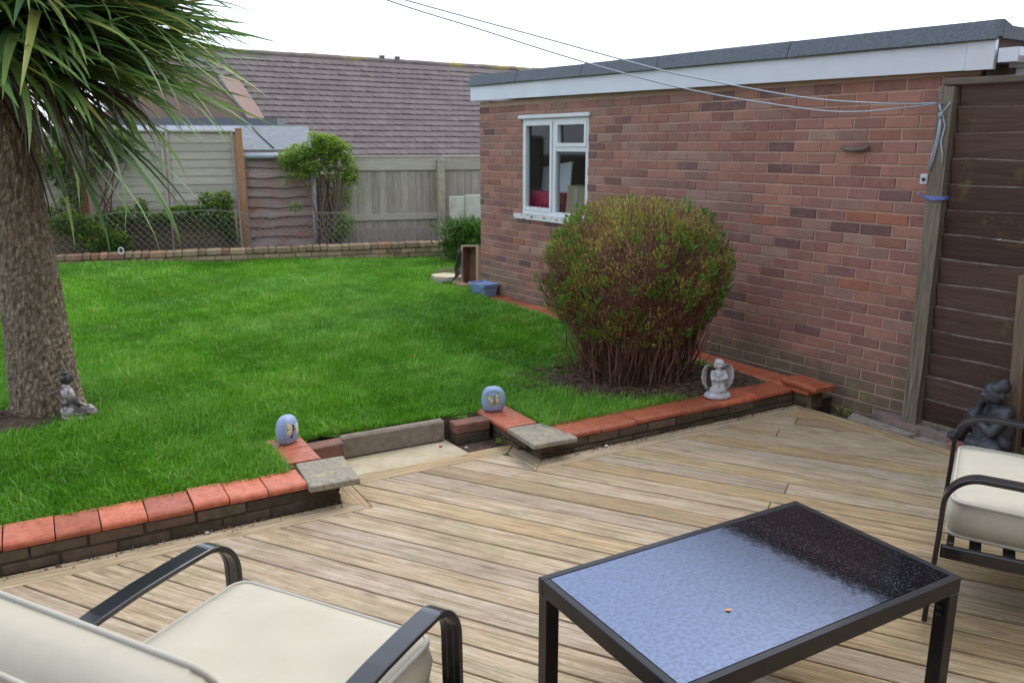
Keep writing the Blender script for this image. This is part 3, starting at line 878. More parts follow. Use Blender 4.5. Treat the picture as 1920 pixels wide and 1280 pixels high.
# near end of the roof: felt drip, gutter on brackets, outlet and fascia
mb = MB(); mb.box(X0 - .01, X0 + .035, -GD, .02, rz(0) + .165, rz(0) + .235); mb.build('felt_drip', M['felt'], gar)
mb = MB(); mb.box(-.06, -.03, -GD, .0, rz(0) - .13, rz(0) + .13); mb.build('end_board', M['inside'], gar)
gut = MB()
gy0, gy1 = -GD, .07
gx = -.175; gz = rz(0) + .03
prof = [(gx - .055, gz + .075), (gx - .055, gz + .03), (gx - .035, gz), (gx + .035, gz), (gx + .055, gz + .03), (gx + .055, gz + .075), (gx + .05, gz + .075), (gx + .05, gz + .032), (gx + .032, gz + .005), (gx - .032, gz + .005), (gx - .05, gz + .032), (gx - .05, gz + .075)]
n = len(prof)
vs = [(x, y, z) for y in (gy0, gy1) for x, z in prof]
gut.add(vs, [tuple(range(n)), tuple(n + i for i in range(n - 1, -1, -1))] + [((i + 1) % n, i, n + i, n + (i + 1) % n) for i in range(n)])
gut.box(gx - .052, gx + .052, gy1 - .002, gy1 + .006, gz, gz + .075)
go = gut.build('gutter', M['upvc'], gar)
MB().box(gx - .062, gx + .062, -.20, -.08, gz - .02, gz + .08).box(gx - .034, gx + .034, -.175, -.105, gz - .11, gz - .02).build('gutter_outlet', M['upvc'], go)
MB().box(gx - .062, gx + .062, -.38, -.35, gz - .005, gz + .08).build('gutter_clip', M['upvc'], go)
MB().box(gx - .034, gx + .034, -.175, -.105, -.1, gz - .112).build('downpipe', M['upvc'], gar)

# window
win = tag(bpy.data.objects.new('window', None)); COL.objects.link(win); win.parent = gar
fr_ = MB()
yf, yb = -.012, -.07
fw = .045
fr_.box(WX0 + .002, WX0 + fw, yb, yf, WZ0 + .03, WZ1 - .002); fr_.box(WX1 - fw, WX1 - .002, yb, yf, WZ0 + .03, WZ1 - .002)
fr_.box(WX0 + fw, WX1 - fw, yb, yf - .001, WZ1 - fw, WZ1 - .002); fr_.box(WX0 + fw, WX1 - fw, yb, yf - .001, WZ0 + .03, WZ0 + .075)
XM = 4.03
fr_.box(XM - .025, XM + .025, yb, yf - .002, WZ0 + .075, WZ1 - fw)
TZ = WZ0 + .66
fr_.box(WX0 + fw, XM - .025, yb, yf - .003, TZ, TZ + .05)
fr_.build('frame', M['paint'], win)
def casement(x0, x1, z0, z1, nm):
    s = .034; y0, y1 = -.055, -.004
    t = MB(); t.box(x0, x0 + s, y0, y1, z0, z1); t.box(x1 - s, x1, y0, y1, z0, z1); t.box(x0 + s, x1 - s, y0, y1 - .001, z0, z0 + s); t.box(x0 + s, x1 - s, y0, y1 - .001, z1 - s, z1)
    t.build(nm, M['paint'], win)
casement(XM + .027, WX1 - fw + .012, WZ0 + .07, WZ1 - fw + .01, 'casement')
casement(WX0 + fw - .012, XM - .027, TZ + .045, WZ1 - fw + .01, 'top_vent')
for (x0, x1, z0, z1) in ((XM + .06, WX1 - .066, WZ0 + .103, WZ1 - .068), (WX0 + .066, XM - .06, TZ + .078, WZ1 - .068), (WX0 + fw, XM - .025, WZ0 + .075, TZ)):
    MB().box(x0, x1, -.042, -.038, z0, z1).build('pane', M['glass'], win)
MB().box(WX0 - .03, WX1 + .04, -.03, .02, WZ1 + .001, WZ1 + .034).build('head_board', M['paint'], win)
MB().box(WX0 - .06, WX1 + .09, -.07, .04, WZ0 - .022, WZ0 + .028).build('sill', M['paintold'], win)

# things stored inside, on a bench below the window
def gthing(name, label, cat, x, y, z, rz_=0): return empty(name, label, cat, Gw(x, y, z), GX + rz_)
bench = gthing('workbench', 'dark wooden bench inside the garage below the window', 'bench', 4.0, -.45, 0)
MB().box(-.75, .75, -.3, .3, .97, 1.0).build('bench_top', M['railgrey'], bench)
for sx in (-.7, .7):
    for sy in (-.25, .25): MB().box(sx - .03, sx + .03, sy - .03, sy + .03, .002, .968).build('leg', M['railgrey'], bench)
M['pink'] = simple('pink_plastic', (0.5, 0.03, 0.09), (0.6, 0.05, 0.13), 5, 0.3, 0.1, 20, spec=0.5)
M['card'] = simple('cardboard', (0.36, 0.27, 0.17), (0.42, 0.32, 0.21), 6, 0.85, 0.1, 60)
M['styro'] = simple('white_board', (0.75, 0.78, 0.82), (0.82, 0.84, 0.86), 4, 0.6, 0.1, 40)
tub = gthing('storage_basket', 'deep pink plastic laundry basket behind the garage window', 'basket', 4.32, -.33, 1.0)
def frustum_shell(mb, w0, d0, w1, d1, h, t=.006, z0=0, seg=1):
    o0 = [(-w0 / 2, -d0 / 2), (w0 / 2, -d0 / 2), (w0 / 2, d0 / 2), (-w0 / 2, d0 / 2)]
    o1 = [(-w1 / 2, -d1 / 2), (w1 / 2, -d1 / 2), (w1 / 2, d1 / 2), (-w1 / 2, d1 / 2)]
    i1 = [(x - math.copysign(t, x), y - math.copysign(t, y)) for x, y in o1]; i0 = [(x - math.copysign(t, x), y - math.copysign(t, y)) for x, y in o0]
    vs = [(x, y, z0) for x, y in o0] + [(x, y, z0 + h) for x, y in o1] + [(x, y, z0 + h) for x, y in i1] + [(x, y, z0 + t) for x, y in i0]
    fs = [(3, 2, 1, 0), (12, 13, 14, 15)]
    for i in range(4):
        j = (i + 1) % 4
        fs += [(i, j, 4 + j, 4 + i), (4 + i, 4 + j, 8 + j, 8 + i), (8 + i, 8 + j, 12 + j, 12 + i)]
    mb.add(vs, fs)
t = MB(); frustum_shell(t, .50, .34, .62, .42, .27); t.build('tub', M['pink'], tub)
t = MB(); frustum_shell(t, .645, .445, .655, .455, .025, .016, .262); t.build('rim', M['pink'], tub)
for k in range(7): MB().box(-.25 + k * .075, -.22 + k * .075, .18, .20, .08, .2, Matrix.Rotation(R(-7), 4, 'X')).build('rib', M['pink'], tub)
wb = gthing('white_board', 'pale board leaning in the basket behind the garage window', 'board', 4.42, -.33, 1.2)
MB().cbox(-.24, .24, -.012, .012, 0, .36, .004, Matrix.Rotation(R(12), 4, 'X') @ Matrix.Rotation(R(8), 4, 'Y')).build('panel', M['styro'], wb)
MB().cbox(-.24, .24, -.02, .016, .345, .362, .003, Matrix.Rotation(R(12), 4, 'X') @ Matrix.Rotation(R(8), 4, 'Y')).build('edge', M['styro'], wb)
cb = gthing('cardboard_box', 'tall brown cardboard box on the right behind the garage window', 'box', 3.82, -.18, 1.0, 14)
MB().box(-.11, .11, -.1, .1, .06, .36, Matrix.Rotation(R(-5), 4, 'Y')).build('carton', M['card'], cb)
MB().box(-.13, .13, -.12, .12, 0, .055).build('base_tray', M['felttar'], cb)
MB().box(-.02, .02, .101, .103, .2, .34, Matrix.Rotation(R(-5), 4, 'Y')).build('tape', M['piping'], cb)
fl = gthing('flower_basket', 'small basket of purple and yellow artificial flowers behind the garage window', 'flowers', 3.74, -.46, 1.0)
t = MB(); t.lathe([(.09, 0), (.1, .36), (.16, .42), (.17, .45), (.15, .45), (.0, .42)], 14); t.build('basket', M['railgrey'], fl)
for cname, colr, nn in (('purple_petals', (.2, .06, .4), 26), ('yellow_petals', (.6, .4, .04), 16), ('leaves', (.05, .12, .03), 22)):
    t = MB()
    for _ in range(nn):
        a = random.uniform(0, 6.28); r_ = random.uniform(0, .15)
        M_ = Matrix.Translation((r_ * math.cos(a), r_ * math.sin(a), .46 + random.uniform(0, .09))) @ Euler((random.uniform(-1, 1), random.uniform(-1, 1), a)).to_matrix().to_4x4()
        t.add([M_ @ Vector(q) for q in ((-.025, 0, 0), (0, -.018, .008), (.03, 0, 0), (0, .018, .008))], [(0, 1, 2, 3)])
    t.build(cname, simple(cname, colr, colr, 5, .7, 0), fl)

# small things on the garage wall
st_ = tag(MB().tube([Gw(.84, .018, 1.735), Gw(.80, .03, 1.722), Gw(.74, .034, 1.72), Gw(.68, .032, 1.724), Gw(.645, .02, 1.74)], [.013, .015, .016, .015, .014], 8).build('curved_stick', simple('old_handle', (.08, .06, .045), (.2, .17, .14), 30, .8, .4)), 'short weathered curved stick fixed across the brick wall', 'stick')
pl_ = empty('hook_plate', 'small white hook plate on the brick wall beside the fence post', 'hook', Gw(.262, .004, 1.545), GX)
MB().cbox(-.024, .024, 0, .008, -.03, .035, .006).build('plate', M['upvc'], pl_)
MB().lathe([(.0, .012), (.009, .012), (.011, .0), (.0, 0)], 10, Matrix.Translation((-.002, .009, 0)) @ Matrix.Rotation(R(-90), 4, 'X')).build('screw_hole', M['felttar'], pl_)

# ------------------------------------------------------------------ right-hand fence, clothes line post
fp = empty('board_fence', 'dark brown horizontal board fence panel at the right edge', 'fence', Gw(0.02, .035), GX)
zb = .05
nb = 14
for i in range(nb):
    z = zb + i * .147
    Mx = Matrix.Translation((0, 0, z)) @ Matrix.Rotation(R(-8 + random.uniform(-1, 1)), 4, 'X')
    t = MB(); 
    n = 10; vs = []
    for k in range(n + 1):
        x = -1.35 + 1.40 * k / n
        w1 = .004 * math.sin(x * 9 + i * 2.1) + random.uniform(-.002, .002)
        for (y, zz) in ((-.009, 0), (.005, 0), (.012, .149 + w1), (-.010, .152 + w1)): vs.append((x, y, zz))
    fs = [(0, 1, 2, 3), (4 * n + 3, 4 * n + 2, 4 * n + 1, 4 * n)]
    for k in range(n):
        for j in range(4): fs.append((4 * k + (j + 1) % 4, 4 * k + j, 4 * k + 4 + j, 4 * k + 4 + (j + 1) % 4))
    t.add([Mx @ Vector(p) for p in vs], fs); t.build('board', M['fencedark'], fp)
gravel = MB().cbox(-1.35, .06, -.02, .022, -.06, .055, .006).build('gravel_board', M['postgrey'], fp)
MB().cbox(-1.5, .155, -.045, .06, 2.085, 2.125, .006).build('top_rail', M['railgrey'], fp, None, (0, R(-.4), 0))
def bolt(z, x): MB().lathe([(0, .016), (.008, .014), (.011, 0)], 10, Matrix.Translation((x, .01, z)) @ Matrix.Rotation(R(-90), 4, 'X')).build('bolt', M['pvcgrey'], fp)
bolt(1.22, -.27)
po = empty('fence_post', 'grey weathered timber post at the end of the brick wall holding the clothes line', 'post', Gw(.125, .075), GX)
t = MB(); n = 8; vs = []
for k in range(n + 1):
    z = -.1 + 2.18 * k / n; j = lambda: random.uniform(-.003, .003); w = .044 + .006 * (1 - k / n)
    for (x, y) in ((-w, -.04), (w, -.04), (w, .04), (-w, .04)): vs.append((x + j(), y + j(), z))
fs = [(3, 2, 1, 0), (4 * n, 4 * n + 1, 4 * n + 2, 4 * n + 3)]
for k in range(n):
    for q in range(4): fs.append((4 * k + q, 4 * k + (q + 1) % 4, 4 * k + 4 + (q + 1) % 4, 4 * k + 4 + q))
t.add(vs, fs); t.build('timber', M['postgrey'], po)
M['twine'] = simple('blue_line', (0.27, 0.35, 0.42), (0.37, 0.44, 0.5), 40, 0.5, 0.2, 300)
M['bluetie'] = simple('blue_tie', (0.1, 0.13, 0.4), (0.2, 0.24, 0.55), 30, 0.5, 0.2)
MB().lathe([(.004, .0), (.004, .06)], 8, Matrix.Translation((.01, .04, 1.985)) @ Matrix.Rotation(R(-90), 4, 'X')).build('hook', M['galv'], po)
t = MB(); 
for k in range(3): t.tube([(-.056, -.046, 1.44 + .006 * k), (-.056, .046, 1.437 + .007 * k), (.0, .05, 1.43 + .008 * k), (.056, .046, 1.442 + .006 * k), (.056, -.046, 1.445 + .006 * k)], .0045, 5)
t.tube([(.056, .046, 1.45), (.085, .052, 1.462), (.105, .05, 1.468)], .004, 5)
t.build('blue_tie', M['bluetie'], po)
po2 = empty('fence_post', 'leaning brown timber post in front of the dark fence at the right edge', 'post', Gw(-.50, .105), GX)
t = MB(); t.cbox(-.035, .035, -.03, .03, -.02, 1.05, .006, Matrix.Rotation(R(3), 4, 'Y')); t.build('timber', wood('brown_leaning_post', (.1, .065, .045), (.24, .17, .12), 2, (.13, .13, .05), (.5, .75)), po2)

# clothes line: two strands from the post up to the cordyline, loose ends hanging down
tie = Vector(Gw(.125 + .01, .075 + .085, 1.985))
def strand(pxy):   # (x, z) samples, y eased from post to tree
    out = []
    n = len(pxy)
    for i, (x, z) in enumerate(pxy): 
        t_ = (tie.x - x) / (tie.x + 2.9); out.append((x, tie.y + (5.0 - tie.y) * t_, z))
    return out
def para(zend, zmid_drop):
    pts = []
    for i in range(41):
        t_ = i / 40; x = tie.x + (-2.95 - tie.x) * t_
        pts.append((x, tie.z + (zend - tie.z) * t_ - 4 * zmid_drop * t_ * (1 - t_)))
    return pts
cl = empty('clothes_line', 'pale blue double clothes line sagging from the fence post up to the left', 'clothes line', tuple(tie))
def lstr(pts): return [tuple(Vector(p) - tie) for p in strand(pts)]
STR = [[(tie.x, tie.z), (2.287, 1.962), (1.981, 1.937), (1.67, 1.958), (1.046, 2.056), (0.428, 2.208), (-0.182, 2.389), (-0.706, 2.545), (-1.366, 2.782), (-2.078, 3.066), (-2.93, 3.32)],
       [(tie.x, tie.z), (2.131, 1.985), (1.665, 2.02), (1.043, 2.129), (0.733, 2.199), (0.121, 2.358), (-0.601, 2.545), (-1.367, 2.762), (-2.085, 2.999), (-2.93, 3.28)]]
def catmull(p, k=6):
    out = []
    q = [p[0]] + p + [p[-1]]
    for i in range(1, len(q) - 2):
        for j in range(k):
            t_ = j / k
            out.append(tuple(.5 * (2 * q[i][a] + (q[i + 1][a] - q[i - 1][a]) * t_ + (2 * q[i - 1][a] - 5 * q[i][a] + 4 * q[i + 1][a] - q[i + 2][a]) * t_ ** 2 + (-q[i - 1][a] + 3 * q[i][a] - 3 * q[i + 1][a] + q[i + 2][a]) * t_ ** 3) for a in (0, 1)))
    return out + [p[-1]]
for pts_ in STR:
    MB().tube(lstr(catmull(pts_)), .0042, 6).build('line', M['twine'], cl)
t = MB()
def loc(gx, gy, z): return tuple(Vector(Gw(gx, gy, z)) - tie)
t.tube([loc(.135, .16, 1.985), loc(.125, .155, 1.95), loc(.12, .15, 1.93)], .006, 6)
t.tube([loc(.12, .15, 1.93), loc(.13, .13, 1.80), loc(.15, .125, 1.68), loc(.168, .125, 1.60)], .0055, 6)
t.tube([loc(.122, .15, 1.93), loc(.137, .135, 1.80), loc(.160, .13, 1.68), loc(.176, .128, 1.60)], .005, 6)
t.tube([loc(.118, .15, 1.93), loc(.10, .13, 1.86), loc(.115, .13, 1.77), loc(.098, .127, 1.70), loc(.095, .127, 1.63)], .005, 6)
t.tube([loc(.12, .15, 1.93), loc(.10, .14, 1.96), loc(.085, .135, 1.985), loc(.09, .13, 1.99)], .004, 6)
for k in range(3): t.tube([loc(.12 + .008 * k, .142, 1.936 - .01 * k), loc(.112, .158, 1.93 - .012 * k), loc(.13, .16, 1.925 - .008 * k)], .006, 6)
t.build('loose_ends', M['twine'], cl)

# crazy paving between deck and fence, bricks under the statue
def stone(poly, z0, z1, mat, label, cat='paving stone', group='broken paving stones by the fence'):
    c = Vector((sum(p[0] for p in poly) / len(poly), sum(p[1] for p in poly) / len(poly)))
    top = [(p[0] + (c.x - p[0]) * .05, p[1] + (c.y - p[1]) * .05) for p in poly]
    if area(poly) < 0: poly, top = poly[::-1], top[::-1]
    t = MB(); t.prism([(p[0] - c.x, p[1] - c.y) for p in poly], 0, z1 - z0, [(p[0] - c.x, p[1] - c.y) for p in top])
    return tag(t.build('paving_stone', mat, None, (c.x, c.y, z0)), label, cat, group)
M['stonegrey'] = simple('grey_stone', (0.2, 0.17, 0.14), (0.32, 0.28, 0.23), 25, .85, .5, 80, c3=(.24, .22, .13), s3=5)
M['stonepurp'] = simple('purple_stone', (0.17, 0.12, 0.11), (0.27, 0.2, 0.18), 30, .85, .7, 60, bdist=.01)
g2 = lambda x, y: Gw(x, y)[:2]
stone([g2(.42, .05), g2(.25, .17), g2(.02, .2), g2(-.08, .12), g2(.06, .03), g2(.3, .0)], -.06, .035, M['stonepurp'], 'purplish irregular stone at the foot of the grey fence post')
stone([g2(.50, .15), g2(.46, .275), g2(.02, .275), g2(.0, .215), g2(.25, .18)], -.06, .012, M['stonegrey'], 'flat green grey paving stone between deck edge and purplish stone')
stone([g2(-.02, .21), g2(.0, .275), g2(-.24, .275), g2(-.26, .21)], -.06, .008, M['stonegrey'], 'small flat paving stone beside the brick under the statue')
stone([g2(-.10, .11), g2(.0, .2), g2(-.2, .205), g2(-.24, .12)], -.06, .045, M['stonepurp'], 'pinkish brick half lying against the statue bricks')
for i, (x, y, z, l) in enumerate(((-.31, .23, -.03, 'dark red brick under the front of the sleeping statue'), (-.52, .21, -.03, 'dark red brick under the rear of the sleeping statue'), (-.36, .10, -.03, 'dark red brick behind under the sleeping statue next to the fence'))):
    o = tag(link('brick', MB().cbox(-.1, .1, -.05, .05, 0, .07, .005).mesh('brick', M['redbrick'])), l, 'brick', 'bricks under the statue')
    o.location = Gw(x, y, z); o.rotation_euler = (0, 0, R(GX + (4, -3, 2)[i]))
mb = MB(); mb.prism([g2(.75, .0), g2(.75, .275), g2(-4.5, .275), g2(-4.5, .0)], -.24, -.15); tag(mb.build('soil_margin', M['soil']), kind='structure')
# ------------------------------------------------------------------ back boundary
bw = empty('back_brick_wall', 'low weathered brick wall along the back of the lawn', 'low wall', B0, BX)
MB().box(-4.6, 3.25, -.085, .085, -.1, .216).build('mortar', M['oldmortar'], bw)
x = -4.6
i = 0
while x < 3.2:                       # headers on edge as coping
    mt = M['backred'] if random.random() < (.4 if x < -.2 else .1) else M['backbrick']
    L_ = .105 if x < 3 else .2
    w_ = random.choice((.215, .105, .215, .105, .105))
    if x + w_ > 3.25: w_ = 3.25 - x
    link('brick', brick_mesh(round(w_ - .006, 3), .085, .20, mt, .012), bw, (x + w_ / 2, random.uniform(-.006, .006), .218 + random.uniform(-.004, .004)), (random.uniform(-.02, .02), random.uniform(-.015, .015), random.uniform(-.015, .015)))
    x += w_
for ci in range(4):
    z = .148 - ci * .07
    x = -4.6 - (.11 if ci % 2 else 0)
    while x < 3.25:
        a, b = max(x, -4.6), min(x + .215, 3.25)
        if b - a > .04: link('brick', brick_mesh(round(b - a, 3), .06, .10, M['backbrick']), bw, ((a + b) / 2, -.045 + random.uniform(-.004, .004), z))
        x += .224
def bthing(name, label, cat, x=0, y=0, z=0, group=None): return empty(name, label, cat, Bw(x, y, z), BX, group)
M['gravelboard'] = wood('olive_gravel_board', (0.09, 0.075, 0.035), (0.18, 0.15, 0.08), 0, (0.1, 0.1, 0.035), (0.5, 0.75), var=.2)
# left: overlap panels
def slat_panel(x0, x1, label, z1=1.93):
    f = bthing('slatted_fence', label, 'fence', x0, .55)
    w = x1 - x0; z = .25
    while z < z1 - .05:
        t = MB(); n = 6; vs = []
        for k in range(n + 1):
            xx = w * k / n; wv = random.uniform(-.003, .003)
            for (y, zz) in ((-.022, z + wv), (-.014, z + wv), (-.004, z + .145), (-.008, z + .145)): vs.append((xx, y, zz))
        fs = [(0, 3, 2, 1), (4 * n, 4 * n + 1, 4 * n + 2, 4 * n + 3)]
        for k in range(n):
            for j in range(4): fs.append((4 * k + j, 4 * k + 4 + j, 4 * k + 4 + (j + 1) % 4, 4 * k + (j + 1) % 4))
        t.add(vs, [tuple(reversed(q)) for q in fs]); t.build('slat', M['slat'], f)
        z += .118
    for bx in ((.02, w / 2, w - .02) if w > 1 else (.02, w - .02)):
        MB().box(bx - .018, bx + .018, -.045, -.0225, .25, z1).build('batten', M['slat'], f)
    MB().cbox(-.005, w + .005, -.05, .03, z1, z1 + .03, .004).build('capping', M['slat'], f)
    for gz in (.1, .31, .52): MB().cbox(.0, w, -.075, -.05, gz, gz + .205, .004).build('gravel_board', M['gravelboard'], f)
slat_panel(-.90, .025, 'grey green slatted fence panel next to the brown post')
slat_panel(-1.92, -.93, 'grey green slatted fence panel half hidden behind the cordyline leaves')
slat_panel(-3.9, -2.08, 'grey green slatted fence panel behind the cordyline trunk', 1.86)
def post(x, y, w, z0, z1, mat, label, d=None):
    f = bthing('fence_post', label, 'post', x, y)
    t = MB(); t.cbox(-w / 2, w / 2, -(d or w) / 2, (d or w) / 2, z0, z1, .006); t.build('shaft', mat, f)
    t = MB(); t.cbox(-w / 2 - .004, w / 2 + .004, -(d or w) / 2 - .004, (d or w) / 2 + .004, z1 + .001, z1 + .02, .008); t.build('cap', mat, f)
post(.105, .47, .095, .0, 1.97, M['postbrown'], 'orange brown timber post between slatted fence and shed')
post(-2.02, .5, .10, .0, 1.2, M['postbrown'], 'short orange brown post beside the cordyline trunk')
post(1.50, .42, .10, .0, 1.40, M['postgrey'], 'weathered timber post beside the shed downpipe under the climber')
pr = bthing('timber_prop', 'short diagonal timber prop at the foot of the weathered post', 'prop', 1.56, .33, .3)
MB().cbox(-.035, .035, -.02, .02, -.02, .33, .005, Matrix.Rotation(R(-28), 4, 'Y')).build('brace', M['postgrey'], pr)
MB().cbox(-.05, .05, -.025, .025, -.03, .0, .004).build('foot', M['postgrey'], pr)
post(3.11, .44, .115, .0, 1.50, M['concpost'], 'tall concrete post between the two vertical board fence bays')
# right: vertical close boards
def board_bay(x0, x1, label):
    f = bthing('board_fence', label, 'fence', x0, .5)
    w = x1 - x0; x = 0
    while x < w - .02:
        b = min(.115, w - x)
        MB().cbox(x + .002, x + b - .002, -.012 + random.uniform(-.004, .004), .006, .48, 1.55, .003).build('board', M['fencegrey'], f)
        x += b
    MB().cbox(0, w, -.04, -.018, 1.365, 1.555, .004).build('top_rail', M['railpale'], f)
    MB().cbox(0, w, -.045, -.019, .60, .70, .004).build('bottom_rail', M['railpale'], f)
    MB().cbox(-.01, w + .01, -.055, .03, 1.562, 1.595, .005).build('capping', M['railpale'], f)
    MB().cbox(0, w, -.02, .014, .0, .475, .005).build('gravel_board', M['fencegrey'], f)
board_bay(1.56, 3.05, 'silvered vertical board fence bay left of the concrete post')
board_bay(3.17, 5.6, 'silvered vertical board fence bay right of the concrete post by the garage')
for i, (x0, x1, l) in enumerate(((3.16, 3.40, 'narrow pale concrete panel next to the concrete post'), (3.41, 4.0, 'wide pale concrete panel behind the shrub by the garage corner'))):
    f = bthing('concrete_panel', l, 'panel', x0, .1)
    MB().cbox(0, x1 - x0, -.02, .02, -.05, .97 + .02 * i, .006).build('panel', M['conc'], f)
    MB().box(.03, x1 - x0 - .03, -.026, -.0205, .08, .90).build('recess', M['conc'], f)
# shed
sh = bthing('garden_shed', 'small waney edge timber shed with pale felt roof and grey gutter', 'shed', .17, .6)
z = .10
while z < 1.56:
    t = MB(); n = 12; vs = []
    ph = random.uniform(0, 6)
    for k in range(n + 1):
        x = 1.0 * k / n; wv = .013 * math.sin(x * 7 + ph) + .006 * math.sin(x * 17 + ph * 2)
        for (y, zz) in ((-.058, z + wv), (-.03, z + wv), (-.004, z + .175), (-.010, z + .175)): vs.append((x, y, zz))
    fs = [(0, 3, 2, 1), (4 * n, 4 * n + 1, 4 * n + 2, 4 * n + 3)]
    for k in range(n):
        for j in range(4): fs.append((4 * k + j, 4 * k + 4 + j, 4 * k + 4 + (j + 1) % 4, 4 * k + (j + 1) % 4))
    t.add(vs, [tuple(reversed(q)) for q in fs]); t.build('board', M['waney'], sh)
    z += .148
MB().box(0, 1.0, .0, 1.6, .0, 1.6).build('body', M['inside'], sh)
M_ = Matrix.Translation((0, -.1, 1.655)) @ Matrix.Rotation(math.atan2(.36, .95), 4, 'X')
rf = MB().cbox(-.03, 1.02, 0, 1.02, 0, .03, .004, M_).build('roof', M['feltpale'], sh)
t = MB(); t.tube([M_ @ Vector((.16, .95, .034)), M_ @ Vector((.24, .62, .036)), M_ @ Vector((.33, .33, .036)), M_ @ Vector((.42, .04, .036))], .012, 6); t.build('tar_seam', M['felttar'], rf)
M2 = Matrix.Translation((0, 1.83, 1.655)) @ Matrix.Rotation(-math.atan2(.36, .95), 4, 'X')
MB().cbox(-.03, 1.02, -1.0, -.03, 0, .03, .004, M2).build('rear_slope', M['feltpale'], rf)
t = MB(); t.tube([(-.02, -.12, 1.60), (1.05, -.12, 1.592)], .042, 12); t.build('gutter', M['pvcgrey'], sh)
t = MB(); t.tube([(.41, -.12, 1.598), (.44, -.12, 1.598)], .046, 12); t.build('gutter_joint', M['pvcgrey'], sh)
t = MB(); t.tube([(.99, -.12, 1.57), (.99, -.13, 1.45), (.97, -.14, 1.38), (.965, -.14, .9), (.955, -.14, .24)], .034, 12); t.build('downpipe', M['pvcgrey'], sh)

bk = bthing('dark_gap_fill', 'dark boards added to darken the gap between shed and vertical board fence', 'fence', 1.19, 1.2)  # dark fill added so the gap behind the climber stays dark
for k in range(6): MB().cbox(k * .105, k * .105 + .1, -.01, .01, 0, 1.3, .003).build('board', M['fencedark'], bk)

# wire mesh fence standing on the low wall
wf = bthing('wire_fence', 'sagging rusty chain link fence on top of the back wall', 'wire fence', 0, .13)
t = MB()
def top_z(x): return .80 - .04 * math.sin(x * 1.7) - (.10 * max(0, x - 1.6)) - .02 * math.sin(x * 5)
D = .095
xs_ = np.arange(-4.4, 3.2, D)
for s in (1, -1):
    for x in xs_:
        pts = []
        for k in range(6):
            zz = .30 + k * D * .5 * 2 * .5
            pass
        h = top_z(x) - .30
        nst = max(2, int(h / .05))
        P = [(x + s * (h * k / nst) * 0.95 + .006 * math.sin(k * 2.1 + x * 9), .012 * math.sin(x * 4 + k * .6), .30 + h * k / nst) for k in range(nst + 1)]
        P = [p for p in P if -4.5 < p[0] < 3.2]
        if len(P) > 1: t.tube(P, .0024, 3, False)
t.build('mesh', M['galv'], wf, kind='stuff')
t = MB(); t.tube([(x, .0, top_z(x)) for x in np.linspace(-4.4, 3.2, 50)], .0035, 4, False); t.build('top_wire', M['galv'], wf)
for x in (-4.3, -.02, 3.15): MB().tube([(x, .03, .2), (x, .03, top_z(x) + .05)], .018, 8).build('stake', M['postgrey'], wf)
rg = tag(MB().build('pale_ring', M['upvc']) if False else MB().tube([Bw(-1.555 + .032 * math.cos(a), .0 - .12, .335 + .045 * math.sin(a)) for a in np.linspace(0, 2 * math.pi, 18)], .008, 6).build('plastic_ring', M['upvc']), 'small white plastic ring hanging on the wire at the back wall', 'ring')

# ------------------------------------------------------------------ neighbouring house roof
def roof_tiles_mat():
    m = Mat('concrete_roof_tile', 0.85, 0.25)
    r = m.rnd(); v = m.coords('World')
    c = m.ramp(r, [(0, (.105, .087, .086)), (.4, (.118, .098, .096)), (.75, (.128, .106, .102)), (1, (.14, .115, .108))])
    c = m.mix(m.ramp(m.noise(v, 1.6, 5, .7), [(.5, 0.0), (.75, .5)]), c, (.10, .086, .088))
    c = m.mix(m.ramp(m.noise(v, 9, 3, .6), [(.72, 0.0), (.8, .8)]), c, (.27, .25, .23))
    m.color(c); m.bump(m.noise(v, 30, 3), .3, .01)
    return m.m
M['rtile'] = roof_tiles_mat()
M['ridge'] = simple('ridge_tile', (.14, .115, .11), (.22, .18, .16), 3, .9, .3, 30, c3=(.3, .24, .07), s3=.9, t3=(.48, .62), var=.12)
HA = 35.0
H0 = (-4.98, 34.0, 4.93)             # a point on the ridge
house = empty('neighbour_house', 'neighbouring bungalow with a large purple brown tiled roof beyond the fence', 'house', (H0[0], H0[1], 0), HA)
PIT = R(38); g = .325; tw = .30; rows = 23
X0h, X1h = -9.5, 10.0
V = []; F = []; rr = []
for r_ in range(rows):
    d0 = r_ * g + .12                  # distance down the slope of the tile's head
    d1 = d0 + g + .06
    nti = int((X1h - X0h) / tw)
    for k in range(nti):
        x0 = X0h + k * tw + (.15 if r_ % 2 else 0); x1 = x0 + tw - .008
        jz = rng.normal(0, .004)
        def P(x, d, h): return (x, -d * math.cos(PIT) - h * math.sin(PIT), H0[2] - d * math.sin(PIT) + h * math.cos(PIT))
        b = len(V); xm = (x0 + x1) / 2
        hh = (.018, .06 + jz)
        sk = rng.normal(0, .006)
        V += [P(x0, d0, hh[0]), P(x1, d0, hh[0]), P(x1, d1 + sk, hh[1]), P(xm, d1 + sk, hh[1] - .012), P(x0, d1 + sk, hh[1]), P(xm, d0, hh[0] - .012), P(x1, d1 + sk, .0), P(x0, d1 + sk, .0)]
        F += [(b, b + 5, b + 3, b + 4), (b + 5, b + 1, b + 2, b + 3), (b + 4, b + 3, b + 6, b + 7), (b + 3, b + 2, b + 6, b + 3)]
        rr += [rng.random()] * 8
F = [f if len(set(f)) == 4 else f for f in F]
me = bpy.data.meshes.new('roof_tiles'); me.from_pydata(V, [], [tuple(dict.fromkeys(f)) for f in F]); me.materials.append(M['rtile'])
at = me.attributes.new('rnd', 'FLOAT', 'POINT'); at.data.foreach_set('value', rr)
roofp = MB()
def RP(x, d, h): return (x, -d * math.cos(PIT) - h * math.sin(PIT), H0[2] - d * math.sin(PIT) + h * math.cos(PIT))
